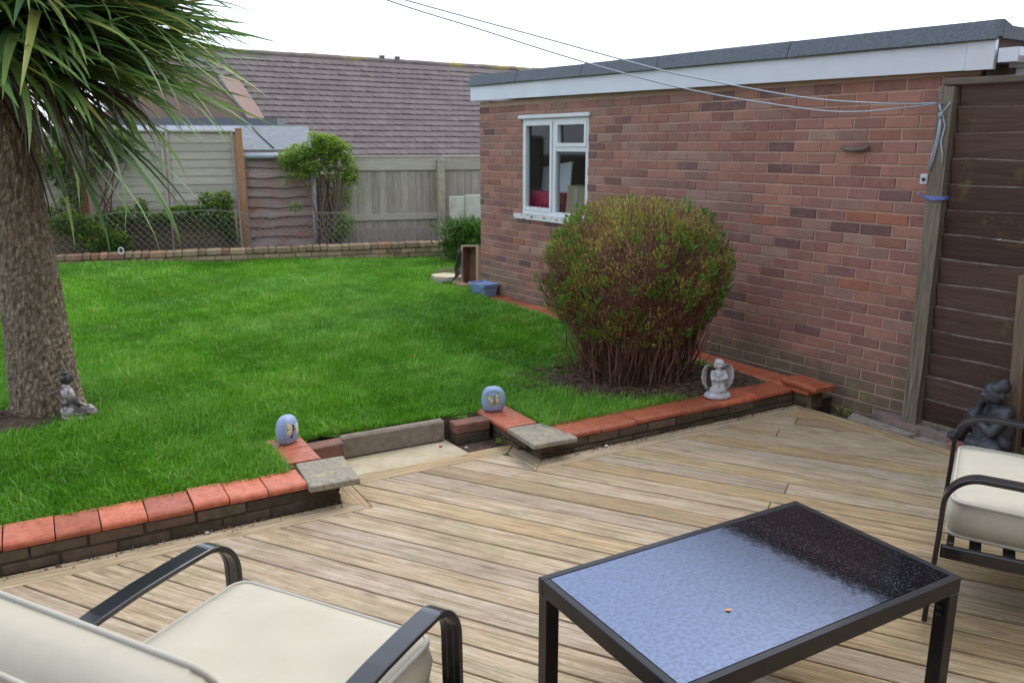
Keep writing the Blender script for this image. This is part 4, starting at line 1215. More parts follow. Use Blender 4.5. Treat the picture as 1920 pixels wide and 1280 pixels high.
def RPb(x, d, h): return (x, d * math.cos(PIT) + h * math.sin(PIT), H0[2] - d * math.sin(PIT) + h * math.cos(PIT))
ED = rows * g + .2
roofp.add([RP(X0h, 0, -.03), RP(X1h, 0, -.03), RP(X1h, ED, -.03), RP(X0h, ED, -.03), RPb(X1h, ED, -.03), RPb(X0h, ED, -.03)], [(0, 3, 2, 1), (0, 1, 4, 5)])
ro = roofp.build('roof', M['rtile'], house)
tag(link('roof_tiles', me, ro), kind='stuff')
ze = H0[2] - ED * math.sin(PIT)
MB().box(X0h + .2, X1h - .2, -ED * math.cos(PIT) + .4, ED * math.cos(PIT) - .4, -1.9, ze + .05).build('wall', M['backred'], house)
nrt = int((X1h - X0h) / .45)
rm = MB().lathe([(.11, -.22), (.115, .22)], 10, Matrix.Rotation(R(90), 4, 'Y')).mesh('ridge_tile', M['ridge'])
for k in range(nrt): link('ridge_tile', rm, ro, (X0h + .225 + k * .45, 0, H0[2] + .0 + random.uniform(-.012, .012)))
for dx in (-.33, .33):
    t = MB(); t.lathe([(.10, 0), (.105, .07), (.12, .08), (.12, .12), (.08, .12)], 12, Matrix.Translation((.25 + dx, 0, H0[2] + .08))); t.build('ridge_vent', M['ridge'], ro)
# annex with flat roof and a red gable left of the big roof, partly behind the leaves
an = empty('neighbour_annex', 'low neighbouring annex with red gable and white edged flat roof behind the shed', 'building', (-7.2, 22, 0), 8)
M['gable'] = simple('red_gable', (.19, .125, .105), (.24, .16, .135), 2, .9, .2, 30)
t = MB(); t.add([(-4.6, .2, -1.9), (.50, .2, -1.9), (.50, .2, 2.15), (.12, .2, 2.86), (-.35, .2, 3.6), (-4.6, .2, 2.0), (-4.6, 4, -1.9), (.50, 4, -1.9), (.50, 4, 2.15), (.12, 4, 2.86), (-.35, 4, 3.6), (-4.6, 4, 2.0)],
 [(0, 1, 2, 3, 4, 5), (11, 10, 9, 8, 7, 6), (1, 7, 8, 2), (2, 8, 9, 3), (3, 9, 10, 4), (4, 10, 11, 5), (5, 11, 6, 0)]); t.build('gable_wall', M['gable'], an)
t = MB(); t.tube([(-.35, .15, 3.63), (.12, .15, 2.88), (.53, .15, 2.2)], .03, 6); t.build('verge', M['feltpale'], an)
t = MB(); t.box(-2.5, 1.28, -1.4, .1, -1.9, 2.06); t.build('flat_wall', M['gable'], an)
t = MB(); t.box(-2.6, 1.32, -1.5, .15, 2.06, 2.2); t.build('white_fascia', M['upvc'], an)
t = MB(); t.box(-2.62, 1.34, -1.45, .2, 2.2, 2.38); t.build('felt_upstand', M['felt'], an)

# ------------------------------------------------------------------ junk by the far garage corner
M['bluetub'] = simple('blue_plastic', (.17, .25, .42), (.22, .3, .48), 6, .4, .05, 30, spec=.5)
bt = empty('blue_tub', 'small blue grey plastic tub with handle against the garage wall', 'tub', Gw(5.10, .13, .13), GX + 4)
t = MB(); frustum_shell(t, .24, .15, .28, .19, .125); t.build('body', M['bluetub'], bt)
t = MB(); frustum_shell(t, .298, .208, .304, .214, .03, .014, .108); t.build('rim', M['bluetub'], bt)
t = MB(); t.tube([(-.14, .1, .115), (-.08, .12, .05), (.03, .118, .025), (.13, .105, .105)], .004, 6); t.build('handle', M['felttar'], bt)
M['trough'] = simple('terracotta_trough', (.2, .11, .075), (.29, .17, .12), 12, .8, .2, 60)
tr_ = empty('planter_trough', 'brown plastic trough planter standing on end against the garage corner', 'planter', (-.47, 9.98, .11), GX + 30)
Mx = Matrix.Rotation(R(8), 4, 'X') @ Matrix.Rotation(R(4), 4, 'Y')
t = MB()
w, d, h, th = .20, .17, .46, .012
t.box(-w / 2, w / 2, -d / 2, -d / 2 + th, 0, h, Mx); t.box(-w / 2, -w / 2 + th, -d / 2 + th, d / 2, 0, h, Mx); t.box(w / 2 - th, w / 2, -d / 2 + th, d / 2, 0, h, Mx)
t.box(-w / 2 + th, w / 2 - th, -d / 2 + th, d / 2, 0, th, Mx); t.box(-w / 2 + th, w / 2 - th, -d / 2 + th, d / 2, h - th, h, Mx); t.build('shell', M['trough'], tr_)
t = MB(); t.box(-w / 2 - .012, -w / 2 + .01, d / 2 - .012, d / 2 + .012, -.005, h + .01, Mx); t.box(w / 2 - .01, w / 2 + .012, d / 2 - .012, d / 2 + .012, -.005, h + .01, Mx)
t.box(-w / 2 + .01, w / 2 - .01, d / 2 - .012, d / 2 + .011, h - .012, h + .01, Mx); t.build('rim', M['card'], tr_)
M['rubber'] = simple('black_green_sheet', (.02, .024, .022), (.05, .06, .05), 10, .6, .3, 40, c3=(.13, .15, .1), s3=5)
sh_ = empty('curled_sheet', 'curled black sheet leaning beside the upright trough planter', 'sheet', (-.63, 10.0, .10), GX - 45)
vs = []; fs = []
path = [(0, .42), (-.02, .40), (.0, .30), (.03, .20), (.02, .12), (.08, .06), (.17, .045), (.24, .02), (.30, .035), (.36, .0)]
n = len(path)
for k, w in enumerate((-.11, -.102, .06)):
    pass
for y in (-.13, .13):
    for (x, z) in path: vs.append((y + .0, x * .9, z))
for y in (-.13, .13):
    for (x, z) in path: vs.append((y + .0, x * .9 + .012, z + .008))
for k in range(n - 1):
    fs += [(k, k + 1, n + k + 1, n + k), (2 * n + k, 3 * n + k, 3 * n + k + 1, 2 * n + k + 1), (k, 2 * n + k, 2 * n + k + 1, k + 1), (n + k, n + k + 1, 3 * n + k + 1, 3 * n + k)]
fs += [(0, n, 3 * n, 2 * n), (n - 1, 3 * n - 1, 4 * n - 1, 2 * n - 1)]
t = MB(); t.add(vs, fs); t.build('sheet', M['rubber'], sh_)
t = MB(); t.tube([(-.13, .0, .425), (.13, .0, .425)], .009, 6); t.build('hem', M['rubber'], sh_)
stone([(-.62, 10.32), (-.66, 10.55), (-.86, 10.66), (-1.04, 10.52), (-.98, 10.33), (-.8, 10.24)], .06, .15, M['pathcon'], 'flat pale stone slab on the soil at the far lawn corner', group=None)
o = tag(link('brick', MB().cbox(-.14, .14, -.05, .05, 0, .07, .006).mesh('brick', M['redbrick'])), 'dull red brick on the ground beside the curled sheet', 'brick'); o.location = (-.60, 9.70, .10); o.rotation_euler = (0, 0, R(GX - 8))
# ------------------------------------------------------------------ vegetation helpers
def leaf_mat(name, stops, trans=0.3, rough=0.5, spec=.35):
    m = Mat(name, rough, spec)
    r = nnew(m.nt, 'ShaderNodeAttribute', attribute_name='rnd').outputs['Fac']
    c = m.ramp(r, stops)
    m.color(c); m.translucent(c, trans)
    return m.m
def unit(a): return a / np.maximum(np.linalg.norm(a, axis=-1, keepdims=True), 1e-9)
def leaves(P, A, L, Wd, fold=.25):
    """diamond leaves: base P, axis A (unit), length L, width Wd -> V, F (tris)"""
    n = len(P)
    up = unit(rng.normal(0, 1, (n, 3)))
    S = unit(np.cross(A, up)); N = np.cross(S, A)
    L = np.broadcast_to(L, n)[:, None]; Wd = np.broadcast_to(Wd, n)[:, None]
    a = P; m1 = P + A * L * .45 + S * Wd * .5 + N * Wd * fold; m2 = P + A * L * .45 - S * Wd * .5 + N * Wd * fold; t = P + A * L - N * Wd * fold * .6
    V = np.stack([a, m1, t, m2], 1).reshape(-1, 3)
    b = np.arange(n)[:, None] * 4
    F = np.concatenate([b + [0, 1, 2], b + [0, 2, 3]], 0)
    return V, F
def leaf_obj(name, P, A, L, Wd, rnd, mat, parent, kind='stuff'):
    V, F = leaves(P, A, L, Wd)
    return tag(link(name, npmesh(name, V, F, mat, False, np.repeat(rnd, 4)), parent), kind=kind)
def fbm(x, y, s=1.0, seed=0):
    o = 0
    for k, (a, f) in enumerate(((1, 1.0), (.5, 2.1), (.3, 4.3))):
        o = o + a * np.sin(x * f * s * 1.3 + seed + k * 1.7 + 1.3 * np.sin(y * f * s * .9 + k)) * np.sin(y * f * s * 1.1 + seed * 1.9 + 1.1 * np.sin(x * f * s * .7 + 2 * k))
    return o
M['trunkdark'] = simple('twig', (.06, .03, .024), (.14, .075, .06), 20, .85, .3)

# ------------------------------------------------------------------ cordyline (cabbage palm)
TC = Vector((-2.93, 4.98, .12))
pt = empty('cordyline_tree', 'cordyline palm with thick barky trunk and a mop of long green leaves', 'tree', tuple(TC))
m = Mat('cordyline_bark', .9, .2)
v = m.coords('Object', (1, 1, .45))
v1 = m.noise(v, 34, 5, .75, .8)
v2 = nnew(m.nt, 'ShaderNodeTexVoronoi'); v2.inputs['Scale'].default_value = 46; m.L(v, v2.inputs['Vector'])
c = m.ramp(v1, [(.30, (.14, .105, .072)), (.44, (.33, .255, .18)), (.62, (.50, .405, .30))])
c = m.mix(m.ramp(v2.outputs['Distance'], [(.2, 0.0), (.65, .55)]), c, (.12, .09, .06))
c = m.mix(m.ramp(m.noise(m.coords('Object'), 3, 4), [(.55, 0), (.75, .5)]), c, (.28, .24, .15))
m.color(c)
m.bump(m.math('ADD', m.math('MULTIPLY', v1, .7), m.math('MULTIPLY', v2.outputs['Distance'], -.9)), 1.0, .035)
M['bark'] = m.m
# trunk: ringed tube with rough surface, leaning a little to the left
ns, nr = 240, 120
V = []; F = []
def trunk_c(z):
    return .02 - .022 * z, .0 + .01 * z
for i in range(ns + 1):
    z = -.1 + 2.55 * i / ns
    cx, cy = trunk_c(z)
    r0 = .150 + .048 * math.exp(-max(z, 0) * 2.6) + .012 * math.sin(z * 2.2 + 1)
    for k in range(nr):
        a = 2 * math.pi * k / nr
        rr_ = r0 * (1 + .02 * math.sin(3 * a + z) + .015 * math.sin(7 * a + z * 5)) + .010 * (abs(math.sin(a * 19 + 2.2 * math.sin(z * 23 + a * 3) + 1.5 * math.sin(z * 61 + a * 11))) - .5) + random.uniform(-.0035, .0035) + .005 * math.sin(a * 17 + 2.5 * math.sin(z * 9 + 3 * math.sin(a * 2))) + .012 * math.sin(2 * a + 2.1) * math.exp(-max(z, 0) * 4)
        V.append((cx + rr_ * math.cos(a), cy + rr_ * math.sin(a), z))
for i in range(ns):
    for k in range(nr):
        k2 = (k + 1) % nr; F.append((i * nr + k, i * nr + k2, (i + 1) * nr + k2, (i + 1) * nr + k))
t = MB(); t.add(V, F, True)
# limbs inside the crown
def limb(a, b, r0, r1):
    a, b = Vector(a), Vector(b); mid = (a + b) / 2 + Vector((0, 0, -.05)); t.tube([a, a.lerp(mid, .6), mid, b], [r0, r0 * .95, (r0 + r1) / 2, r1], 12)
ctop = trunk_c(2.3)
HEADS = [Vector((.06, -.25, 2.26)), Vector((-.12, .05, 2.46)), Vector((.30, -.10, 2.42)), Vector((.12, -.12, 2.68)), Vector((-.45, -.1, 2.42)), Vector((.15, .25, 2.58)), Vector((.25, .05, 2.2))]
for h in HEADS: limb((ctop[0], ctop[1], 2.1), h, .10, .06)
limb((ctop[0], ctop[1], 2.3), (-.02, .02, 3.2), .09, .05)
t.build('trunk', M['bark'], pt)
def blade_mesh(L, w, droop, name, mat, seg=9, twist=0.0):
    """strap leaf along +x, rises then droops"""
    vs = []; fs = []
    x = 0; z = 0; ang = 0.0
    for i in range(seg + 1):
        t_ = i / seg
        ww = w * (.55 + 1.3 * t_ if t_ < .3 else (1 - ((t_ - .3) / .7) ** 2.2) * .98 + .02)
        tw = twist * t_
        c_, s_ = math.cos(tw), math.sin(tw)
        vs += [(x, -ww / 2 * c_, z + ww * .16 - ww / 2 * s_), (x, 0, z), (x, ww / 2 * c_, z + ww * .16 + ww / 2 * s_)]
        ang = -droop * (t_ ** 1.6)
        x += math.cos(ang) * L / seg; z += math.sin(ang) * L / seg
    for i in range(seg):
        fs += [(3 * i, 3 * i + 3, 3 * i + 4, 3 * i + 1), (3 * i + 1, 3 * i + 4, 3 * i + 5, 3 * i + 2)]
    return vs, fs
def palm_leaf_mat(name, stops):
    m = Mat(name, .36, .5)
    rr_ = m.rnd()
    c = m.ramp(rr_, stops)
    v = m.coords('Object', (1, 1, 1))
    sp = nnew(m.nt, 'ShaderNodeSeparateXYZ'); m.L(v, sp.inputs[0])
    m.color(c); m.translucent(c, .32)
    return m.m
M['pleaf'] = palm_leaf_mat('cordyline_leaf', [(0, (.055, .12, .045)), (.3, (.10, .195, .062)), (.6, (.17, .28, .08)), (.85, (.26, .37, .11)), (.95, (.31, .33, .08)), (1, (.36, .28, .1))])
M['pdead'] = palm_leaf_mat('cordyline_dead_leaf', [(0, (.05, .04, .03)), (.5, (.10, .08, .05)), (1, (.19, .15, .09))])
VAR = []
for L in (.95, 1.12, 1.3):
    for dr in (.15, .4, .75, 1.25):
        for wd in (.038, .052):
            VAR.append((L, dr, wd, random.uniform(-.5, .5)))
def bmesh_of(var, mat):
    L, dr, wd, tw = var; vs, fs = blade_mesh(L, wd, dr, 'leaf', mat, 9, tw); t = MB(); t.add(vs, fs, True); return t.mesh('leaf', mat)
VM = [bmesh_of(v_, M['pleaf']) for v_ in VAR]; VD = [bmesh_of((.75, 1.3, .026, 1.0), M['pdead']), bmesh_of((.9, 1.5, .022, -.8), M['pdead'])]
WIND = Vector((1.1, .12, -.16))
recs = []
for hi, h in enumerate(HEADS):
    nl = 215
    for k in range(nl):
        t_ = (k + .5) / nl
        el = math.asin(1 - 1.42 * t_) + random.uniform(-.12, .12)      # from straight up to well below the horizontal
        azm = k * 2.39996 + random.uniform(-.2, .2)
        d = Vector((math.cos(el) * math.cos(azm), math.cos(el) * math.sin(azm), math.sin(el)))
        d = (d + WIND * random.uniform(.35, 1.0) + Vector((0, 0, .08))).normalized()
        dead = t_ > .88
        if d.y < -.45 and d.z < -.25 and not dead: continue
        if d.x < .0 and d.z < -.2: continue
        base = h + Vector((random.uniform(-.03, .03), random.uniform(-.03, .03), -.22 * t_ + .05)) + d * .05
        recs.append((base, d, dead))
# skirt of old leaves hanging round the trunk top
for k in range(80):
    a = random.uniform(-1.2, 1.9); z = random.uniform(1.9, 2.3)
    c_ = trunk_c(z); base = Vector((c_[0] + .17 * math.cos(a), c_[1] + .17 * math.sin(a), z))
    d = (Vector((math.cos(a) * .45 + .5, math.sin(a) * .45, random.uniform(-1.3, -.35)))).normalized()
    recs.append((base, d, random.random() < .8))
vis = []
camp = Vector((0, 0, 1.75)) - TC
def score(rc):
    tip = rc[0] + rc[1] * .7
    w = tip + TC; 
    px = 960 + 1560 * w.x / (w.y * .9733 - (w.z - 1.75) * .2295); py = 640 + 1560 * (-w.y * .2295 - (w.z - 1.75) * .9733) / (w.y * .9733 - (w.z - 1.75) * .2295)
    inside = (px > -20) and (py > -40)
    return (0 if inside else 10) + (tip - camp).length
recs.sort(key=score)
crown = MB(); crr = []
crown_d = MB()
for i, (base, d, dead) in enumerate(recs):
    vi = random.randrange(len(VM)) if not dead else random.randrange(2)
    az_ = math.atan2(d.y, d.x); el = math.asin(max(-1, min(1, d.z)))
    rot = Euler((random.uniform(-.5, .5), -el, az_), 'XYZ')
    if i < 290:
        link('leaf', (VD if dead else VM)[vi], pt, tuple(base), rot)
    else:
        var = (.8, 1.3, .024, 1.0) if dead else VAR[vi]
        vs, fs = blade_mesh(var[0], var[2], var[1], '', None, 7, var[3])
        Mx = Matrix.Translation(base) @ rot.to_matrix().to_4x4()
        (crown_d if dead else crown).add([Mx @ Vector(p) for p in vs], fs, True)
        if not dead: crr += [random.random()] * len(vs)
me = crown.mesh('crown', M['pleaf']); at = me.attributes.new('rnd', 'FLOAT', 'POINT'); at.data.foreach_set('value', crr)
tag(link('crown', me, pt), kind='stuff')
tag(link('dead_leaves', crown_d.mesh('dead_leaves', M['pdead']), pt), kind='stuff')

# ------------------------------------------------------------------ clipped round bush
BC = Vector((.86, 5.80, .10))
bu = empty('round_bush', 'clipped dome shaped bush with bare reddish stems below and yellow green leaves on top', 'bush', tuple(BC))
RX, RY, ZC, RZ = .645, .56, .74, .55     # dome
def bush_r(th, ph):
    """surface point for azimuth th and polar angle ph (0 = up)"""
    s, c_ = math.sin(ph), math.cos(ph)
    k = 1 + .045 * math.sin(3 * th + 1) + .045 * math.sin(5 * th + 3 * ph) + .04 * math.sin(9 * th + 7 * ph) + .03 * math.sin(17 * th + 11 * ph)
    z = ZC + RZ * c_ * (1.0 if c_ > 0 else 1.05) * (1 + .03 * math.sin(4 * th + 2) * s + .025 * math.sin(7 * th + 9 * ph))
    sh = abs(s) ** .82
    if c_ < 0: sh *= (1 - .2 * (-c_) ** 1.2)
    return Vector((RX * sh * math.cos(th) * k, RY * sh * math.sin(th) * k, z))
M['stem'] = simple('red_brown_stem', (.075, .035, .026), (.17, .085, .06), 25, .75, .3, 80, coord='Object')
t = MB(); ends = []
for i in range(210):
    a = random.uniform(0, 6.28); r_ = .34 * math.sqrt(random.random())
    b = Vector((r_ * math.cos(a) * 1.25, r_ * math.sin(a), .0))
    th = a + random.uniform(-.5, .5); ph = math.acos(random.uniform(-.35, 1.0))
    e = bush_r(th, ph) * .93
    e.z = max(e.z, .32)
    mid = b.lerp(e, .5) + Vector((random.uniform(-.10, .10), random.uniform(-.08, .08), .05 + random.uniform(-.03, .08)))
    q = b.lerp(e, .25) + Vector((random.uniform(-.06, .06), random.uniform(-.05, .05), .03))
    r0 = random.choice((.004, .005, .007, .011))
    t.tube([b, q, mid, b.lerp(e, .78) + Vector((0, 0, .04)), e], [r0, r0 * .85, r0 * .65, r0 * .45, r0 * .25], 5, False)
    ends.append((mid, e))
t.build('stems', M['stem'], bu, kind='stuff')
t = MB()
for i in range(2600):
    mid, e = random.choice(ends)
    f = random.uniform(.0, .95); s = mid.lerp(e, f)
    th = math.atan2(s.y / RY, s.x / RX) + random.uniform(-.55, .55)
    ph = math.acos(max(-.75, min(1, (s.z - ZC) / RZ + random.uniform(-.5, .55))))
    e2 = bush_r(th, ph) * random.uniform(.9, 1.02)
    if (e2 - s).length > .55: continue
    mm = s.lerp(e2, .5) + Vector((random.uniform(-.02, .02), random.uniform(-.02, .02), .03))
    t.tube([s, mm, e2], [.0028, .0022, .0014], 3, False)
for i in range(420):                     # tangle of fine twigs down to the ground
    a = random.uniform(0, 6.28); r_ = random.uniform(.12, .44); s = Vector((r_ * 1.2 * math.cos(a), r_ * math.sin(a), random.uniform(.02, .35)))
    e2 = s + Vector((math.cos(a) * random.uniform(-.05, .16), math.sin(a) * random.uniform(-.05, .14), random.uniform(.08, .3)))
    mm = s.lerp(e2, .5) + Vector((random.uniform(-.035, .035), random.uniform(-.035, .035), 0))
    t.tube([s, mm, e2], [.003, .0024, .0014], 3, False)
for i in range(160):                     # stray shoots that break the outline
    th = random.uniform(0, 6.283); ph = math.acos(random.uniform(-.3, 1.0)); s = bush_r(th, ph) * .97
    d = (s - Vector((0, 0, .45))).normalized() + Vector((random.uniform(-.4, .4), random.uniform(-.4, .4), random.uniform(.1, .9))); d.normalize()
    t.tube([s, s + d * random.uniform(.06, .12)], [.002, .001], 3, False)
# fine upright tips all over the dome
for i in range(4200):
    th = random.uniform(0, 6.283); ph = math.acos(random.uniform(-.55, 1.0)); s = bush_r(th, ph) * random.uniform(.86, .99)
    d = (s - Vector((0, 0, .35))).normalized() * .5 + Vector((random.uniform(-.25, .25), random.uniform(-.25, .25), .8))
    d.normalize(); L = random.uniform(.035, .085)
    t.tube([s, s + d * L], [.0018, .0012], 3, False)
t.build('twigs', simple('red_twig', (.15, .06, .04), (.26, .115, .075), 30, .7, 0), bu, kind='stuff')
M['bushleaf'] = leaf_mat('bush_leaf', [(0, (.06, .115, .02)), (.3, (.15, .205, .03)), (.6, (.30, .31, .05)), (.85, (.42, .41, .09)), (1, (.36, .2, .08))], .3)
n = 32000
th = rng.uniform(0, 2 * np.pi, n); cph = rng.uniform(-.7, 1.0, n)
S = np.array([bush_r(a, math.acos(c_)) for a, c_ in zip(th, cph)])
dens = fbm(th * 1.9, cph * 5.5, 1.6, 3.0)
keepp = rng.random(n) < np.clip(.30 + .55 * dens + .34 * cph, .03, 1)
dep = rng.random(n) ** 2.0 * .16
P = S * (1.0 - dep[:, None]) + rng.normal(0, .008, (n, 3)); P[:, 2] += 0
A = unit(unit(S - np.array([0, 0, .45])) * .55 + rng.normal(0, .42, (n, 3)) + np.array([0, 0, .6]))
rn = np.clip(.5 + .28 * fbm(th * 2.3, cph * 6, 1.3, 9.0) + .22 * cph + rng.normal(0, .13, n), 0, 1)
P, A, rn = P[keepp], A[keepp], rn[keepp]
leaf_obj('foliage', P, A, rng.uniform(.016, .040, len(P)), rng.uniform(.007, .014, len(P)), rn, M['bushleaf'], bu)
# fresh bigger sprigs
nsp = 300; P = []; A = []; 
for i in range(nsp):
    a = random.uniform(0, 6.28); c_ = random.choice((random.uniform(-.35, .6), random.uniform(-.7, .9))); s = bush_r(a, math.acos(c_)) * 1.0
    for k in range(9):
        P.append(s + Vector((random.uniform(-.02, .02), random.uniform(-.02, .02), random.uniform(-.015, .04)))); A.append((s.normalized() * .6 + Vector((random.uniform(-.8, .8), random.uniform(-.8, .8), random.uniform(-.1, .9)))).normalized())
P = np.array([tuple(p) for p in P]); A = np.array([tuple(p) for p in A])
leaf_obj('sprigs', P, A, rng.uniform(.03, .055, len(P)), rng.uniform(.011, .018, len(P)), rng.uniform(0, .3, len(P)), leaf_mat('sprig_leaf', [(0, (.06, .15, .025)), (.15, (.10, .22, .03)), (.3, (.17, .30, .04))], .35), bu)
# litter under the bush
n = 2600; a = rng.uniform(0, 6.283, n); r_ = np.sqrt(rng.random(n)) * .85
P = np.stack([BC.x + .1 + r_ * 1.15 * np.cos(a), BC.y - .08 + r_ * .62 * np.sin(a), np.zeros(n)], -1)
P[:, 2] = lawn_z(P[:, 0], P[:, 1]) + .035 * (1 - r_ ** 3 * .8) + .008
ok = in_lawn(P[:, 0], P[:, 1], .02); P = P[ok]
A = unit(np.stack([rng.normal(0, 1, len(P)), rng.normal(0, 1, len(P)), rng.normal(.05, .12, len(P))], -1))
lo = leaf_obj('leaf_litter', P, A, rng.uniform(.02, .09, len(P)), rng.uniform(.003, .012, len(P)), rng.random(len(P)), leaf_mat('litter', [(0, (.05, .03, .02)), (.5, (.13, .085, .05)), (1, (.26, .19, .12))], .1, .8), None)
tag(lo, 'brown dead twigs and leaves scattered under the round bush', 'leaf litter')

# ------------------------------------------------------------------ climber on the shed, ivy along the wire, shrubs
M['vine'] = leaf_mat('climber_leaf', [(0, (.06, .13, .02)), (.4, (.14, .25, .03)), (.75, (.25, .38, .05)), (1, (.38, .46, .09))], .4)
M['ivy'] = leaf_mat('ivy_leaf', [(0, (.025, .06, .015)), (.4, (.07, .14, .025)), (.75, (.17, .28, .035)), (1, (.28, .37, .07))], .35)
def cloud(lobes, n, sz, frame, seed=0):
    """points in the shell of several ellipsoid lobes (local coords in frame); returns P, A, shade"""
    P = []; A = []; Rn = []
    wts = np.array([l[3] * l[4] + l[4] * l[5] + l[3] * l[5] for l in lobes]); wts = wts / wts.sum()
    for l, w in zip(lobes, wts):
        k = int(n * w)
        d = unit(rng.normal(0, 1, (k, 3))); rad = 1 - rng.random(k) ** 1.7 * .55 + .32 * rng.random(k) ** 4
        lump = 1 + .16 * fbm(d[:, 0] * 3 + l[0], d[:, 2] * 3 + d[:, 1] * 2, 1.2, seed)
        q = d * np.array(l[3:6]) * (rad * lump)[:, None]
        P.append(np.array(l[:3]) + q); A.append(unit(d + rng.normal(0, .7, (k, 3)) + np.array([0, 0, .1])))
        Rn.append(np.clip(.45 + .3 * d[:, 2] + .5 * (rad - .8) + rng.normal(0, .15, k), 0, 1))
    return np.concatenate(P), np.concatenate(A), np.concatenate(Rn)
vn = bthing('climbing_plant', 'bright green climber over the shed corner gutter and weathered post', 'climber', 1.2, .36)
SC = 1.0
lob = [(.02, 0, 1.74, .26, .2, .17), (.22, .02, 1.68, .24, .2, .16), (-.18, -.02, 1.52, .22, .16, .12), (.38, .03, 1.50, .16, .15, .18), (-.40, -.05, 1.40, .13, .1, .13), (.1, 0, 1.52, .25, .18, .13), (.46, .03, 1.34, .08, .1, .14), (-.33, -.06, 1.28, .12, .08, .12), (-.36, -.1, .84, .08, .05, .07), (.36, -.05, .64, .14, .09, .14), (.30, -.05, .45, .1, .08, .1), (-.02, -.04, 1.9, .14, .1, .08), (.42, .0, .98, .06, .06, .16)]
lob = [(-.36, -.1, .84, .08, .05, .07), (.36, -.05, .62, .15, .09, .13), (.30, -.05, .45, .1, .08, .1), (.42, .0, .98, .05, .05, .16)]
for i in range(34):                    # loose sprawl over gutter, roof edge and post
    x = random.uniform(-.48, .52); zt = 1.90 - .9 * abs(x - .02) ** 1.6 + random.uniform(-.06, .07); zb = 1.42 - .25 * abs(x) + random.uniform(-.12, .1)
    lob.append((x, random.uniform(-.1, .08), random.choice((zt - .05, (zt + zb) / 2, zb)), random.uniform(.05, .13), random.uniform(.05, .1), random.uniform(.04, .1)))
for i in range(12): lob.append((random.uniform(-.12, .3), random.uniform(-.08, .1), random.uniform(1.52, 1.85), random.uniform(.08, .14), random.uniform(.06, .1), random.uniform(.06, .1)))
P, A, rn = cloud(lob, 6500, .04, None, 2)
TP, TA, TR = [], [], []
for i in range(46):                    # trailing strands that hang out of the mass
    x = random.uniform(-.5, .52); z = random.uniform(1.35, 1.9) - .35 * abs(x); y = random.uniform(-.14, .05); L_ = random.uniform(.12, .5); dx = random.uniform(-.5, .5)
    for k in range(int(L_ / .016)):
        f = k * .016; TP.append((x + dx * f + random.uniform(-.018, .018), y + random.uniform(-.018, .018), z + (.1 * math.sin(f * 7) - f * .8) + random.uniform(-.012, .012)))
        TA.append(Vector((random.uniform(-1, 1), random.uniform(-1, .4), random.uniform(-.8, .5))).normalized()[:]); TR.append(random.uniform(.35, 1))
P = np.concatenate([P, np.array(TP)]); A = np.concatenate([A, np.array(TA)]); rn = np.concatenate([rn, np.array(TR)])
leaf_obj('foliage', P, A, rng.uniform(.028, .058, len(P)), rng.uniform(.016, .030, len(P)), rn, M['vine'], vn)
t = MB()
for i in range(34):
    x0 = random.uniform(.0, .34); pts = [(x0, random.uniform(-.06, .05), .25)]
    for k in range(1, 9): pts.append((pts[-1][0] + random.uniform(-.07, .07), pts[-1][1] + random.uniform(-.025, .025), .25 + 1.4 * k / 8))
    t.tube(pts, random.choice((.003, .005, .009)), 4, False)
for i in range(18):
    pts = [(-.05, -.08, random.uniform(.3, 1.5))]
    for k in range(6): pts.append((pts[-1][0] - random.uniform(.03, .14), -.09 + random.uniform(-.01, .01), pts[-1][2] + random.uniform(-.08, .07)))
    t.tube(pts, .0025, 3, False)
t.build('stems', simple('climber_stem', (.12, .09, .06), (.24, .19, .14), 20, .85, .2), vn, kind='stuff')
def ivy_clump(label, lobes, n, x, y, name='ivy_plant', mat='ivy', sz=(.03, .055)):
    r_ = bthing(name, label, 'plant', x, y)
    P, A, rn = cloud(lobes, n, .04, None, x)
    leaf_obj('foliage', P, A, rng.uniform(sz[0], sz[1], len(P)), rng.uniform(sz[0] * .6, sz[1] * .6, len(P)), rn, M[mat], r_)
    t = MB()
    for i in range(14):
        l = random.choice(lobes); pts = [(l[0] + random.uniform(-.2, .2), 0, .15), (l[0] + random.uniform(-.15, .15), random.uniform(-.05, .05), l[2] * .6), (l[0] + random.uniform(-l[3], l[3]) * .7, random.uniform(-.05, .05), l[2] + l[5] * .8)]
        t.tube(pts, .004, 4, False)
    t.build('stems', M['trunkdark'], r_, kind='stuff')
ivy_clump('leafy green ivy clump in front of the brown post', [(0, 0, .82, .22, .1, .15), (.05, 0, .68, .22, .1, .12), (.1, 0, .98, .12, .08, .12), (-.12, .02, .98, .12, .07, .1), (.16, .02, .5, .1, .06, .16)], 2200, -.27, .28)
ivy_clump('light green ivy tuft left of the brown post clump over the wire', [(0, 0, .80, .20, .08, .10), (-.25, 0, .74, .13, .07, .08), (.2, 0, .84, .1, .06, .06)], 1300, -.78, .25)
ivy_clump('ivy trailing over the wire below the drooping palm leaves', [(0, 0, .78, .26, .09, .12), (-.3, 0, .72, .2, .08, .12), (.18, 0, .92, .06, .05, .1)], 1400, -1.45, .25)
ivy_clump('dark ivy hanging down to the back wall right of the cordyline trunk', [(0, -.06, .50, .26, .1, .19), (.2, -.07, .45, .2, .08, .12), (-.3, -.04, .70, .3, .1, .15), (.05, -.08, .36, .2, .06, .1)], 2600, -1.85, .2)
ivy_clump('thin ivy around the short orange brown post', [(0, 0, .90, .14, .08, .16), (-.3, 0, .84, .15, .08, .12), (.1, 0, 1.1, .08, .06, .14)], 800, -2.2, .25)
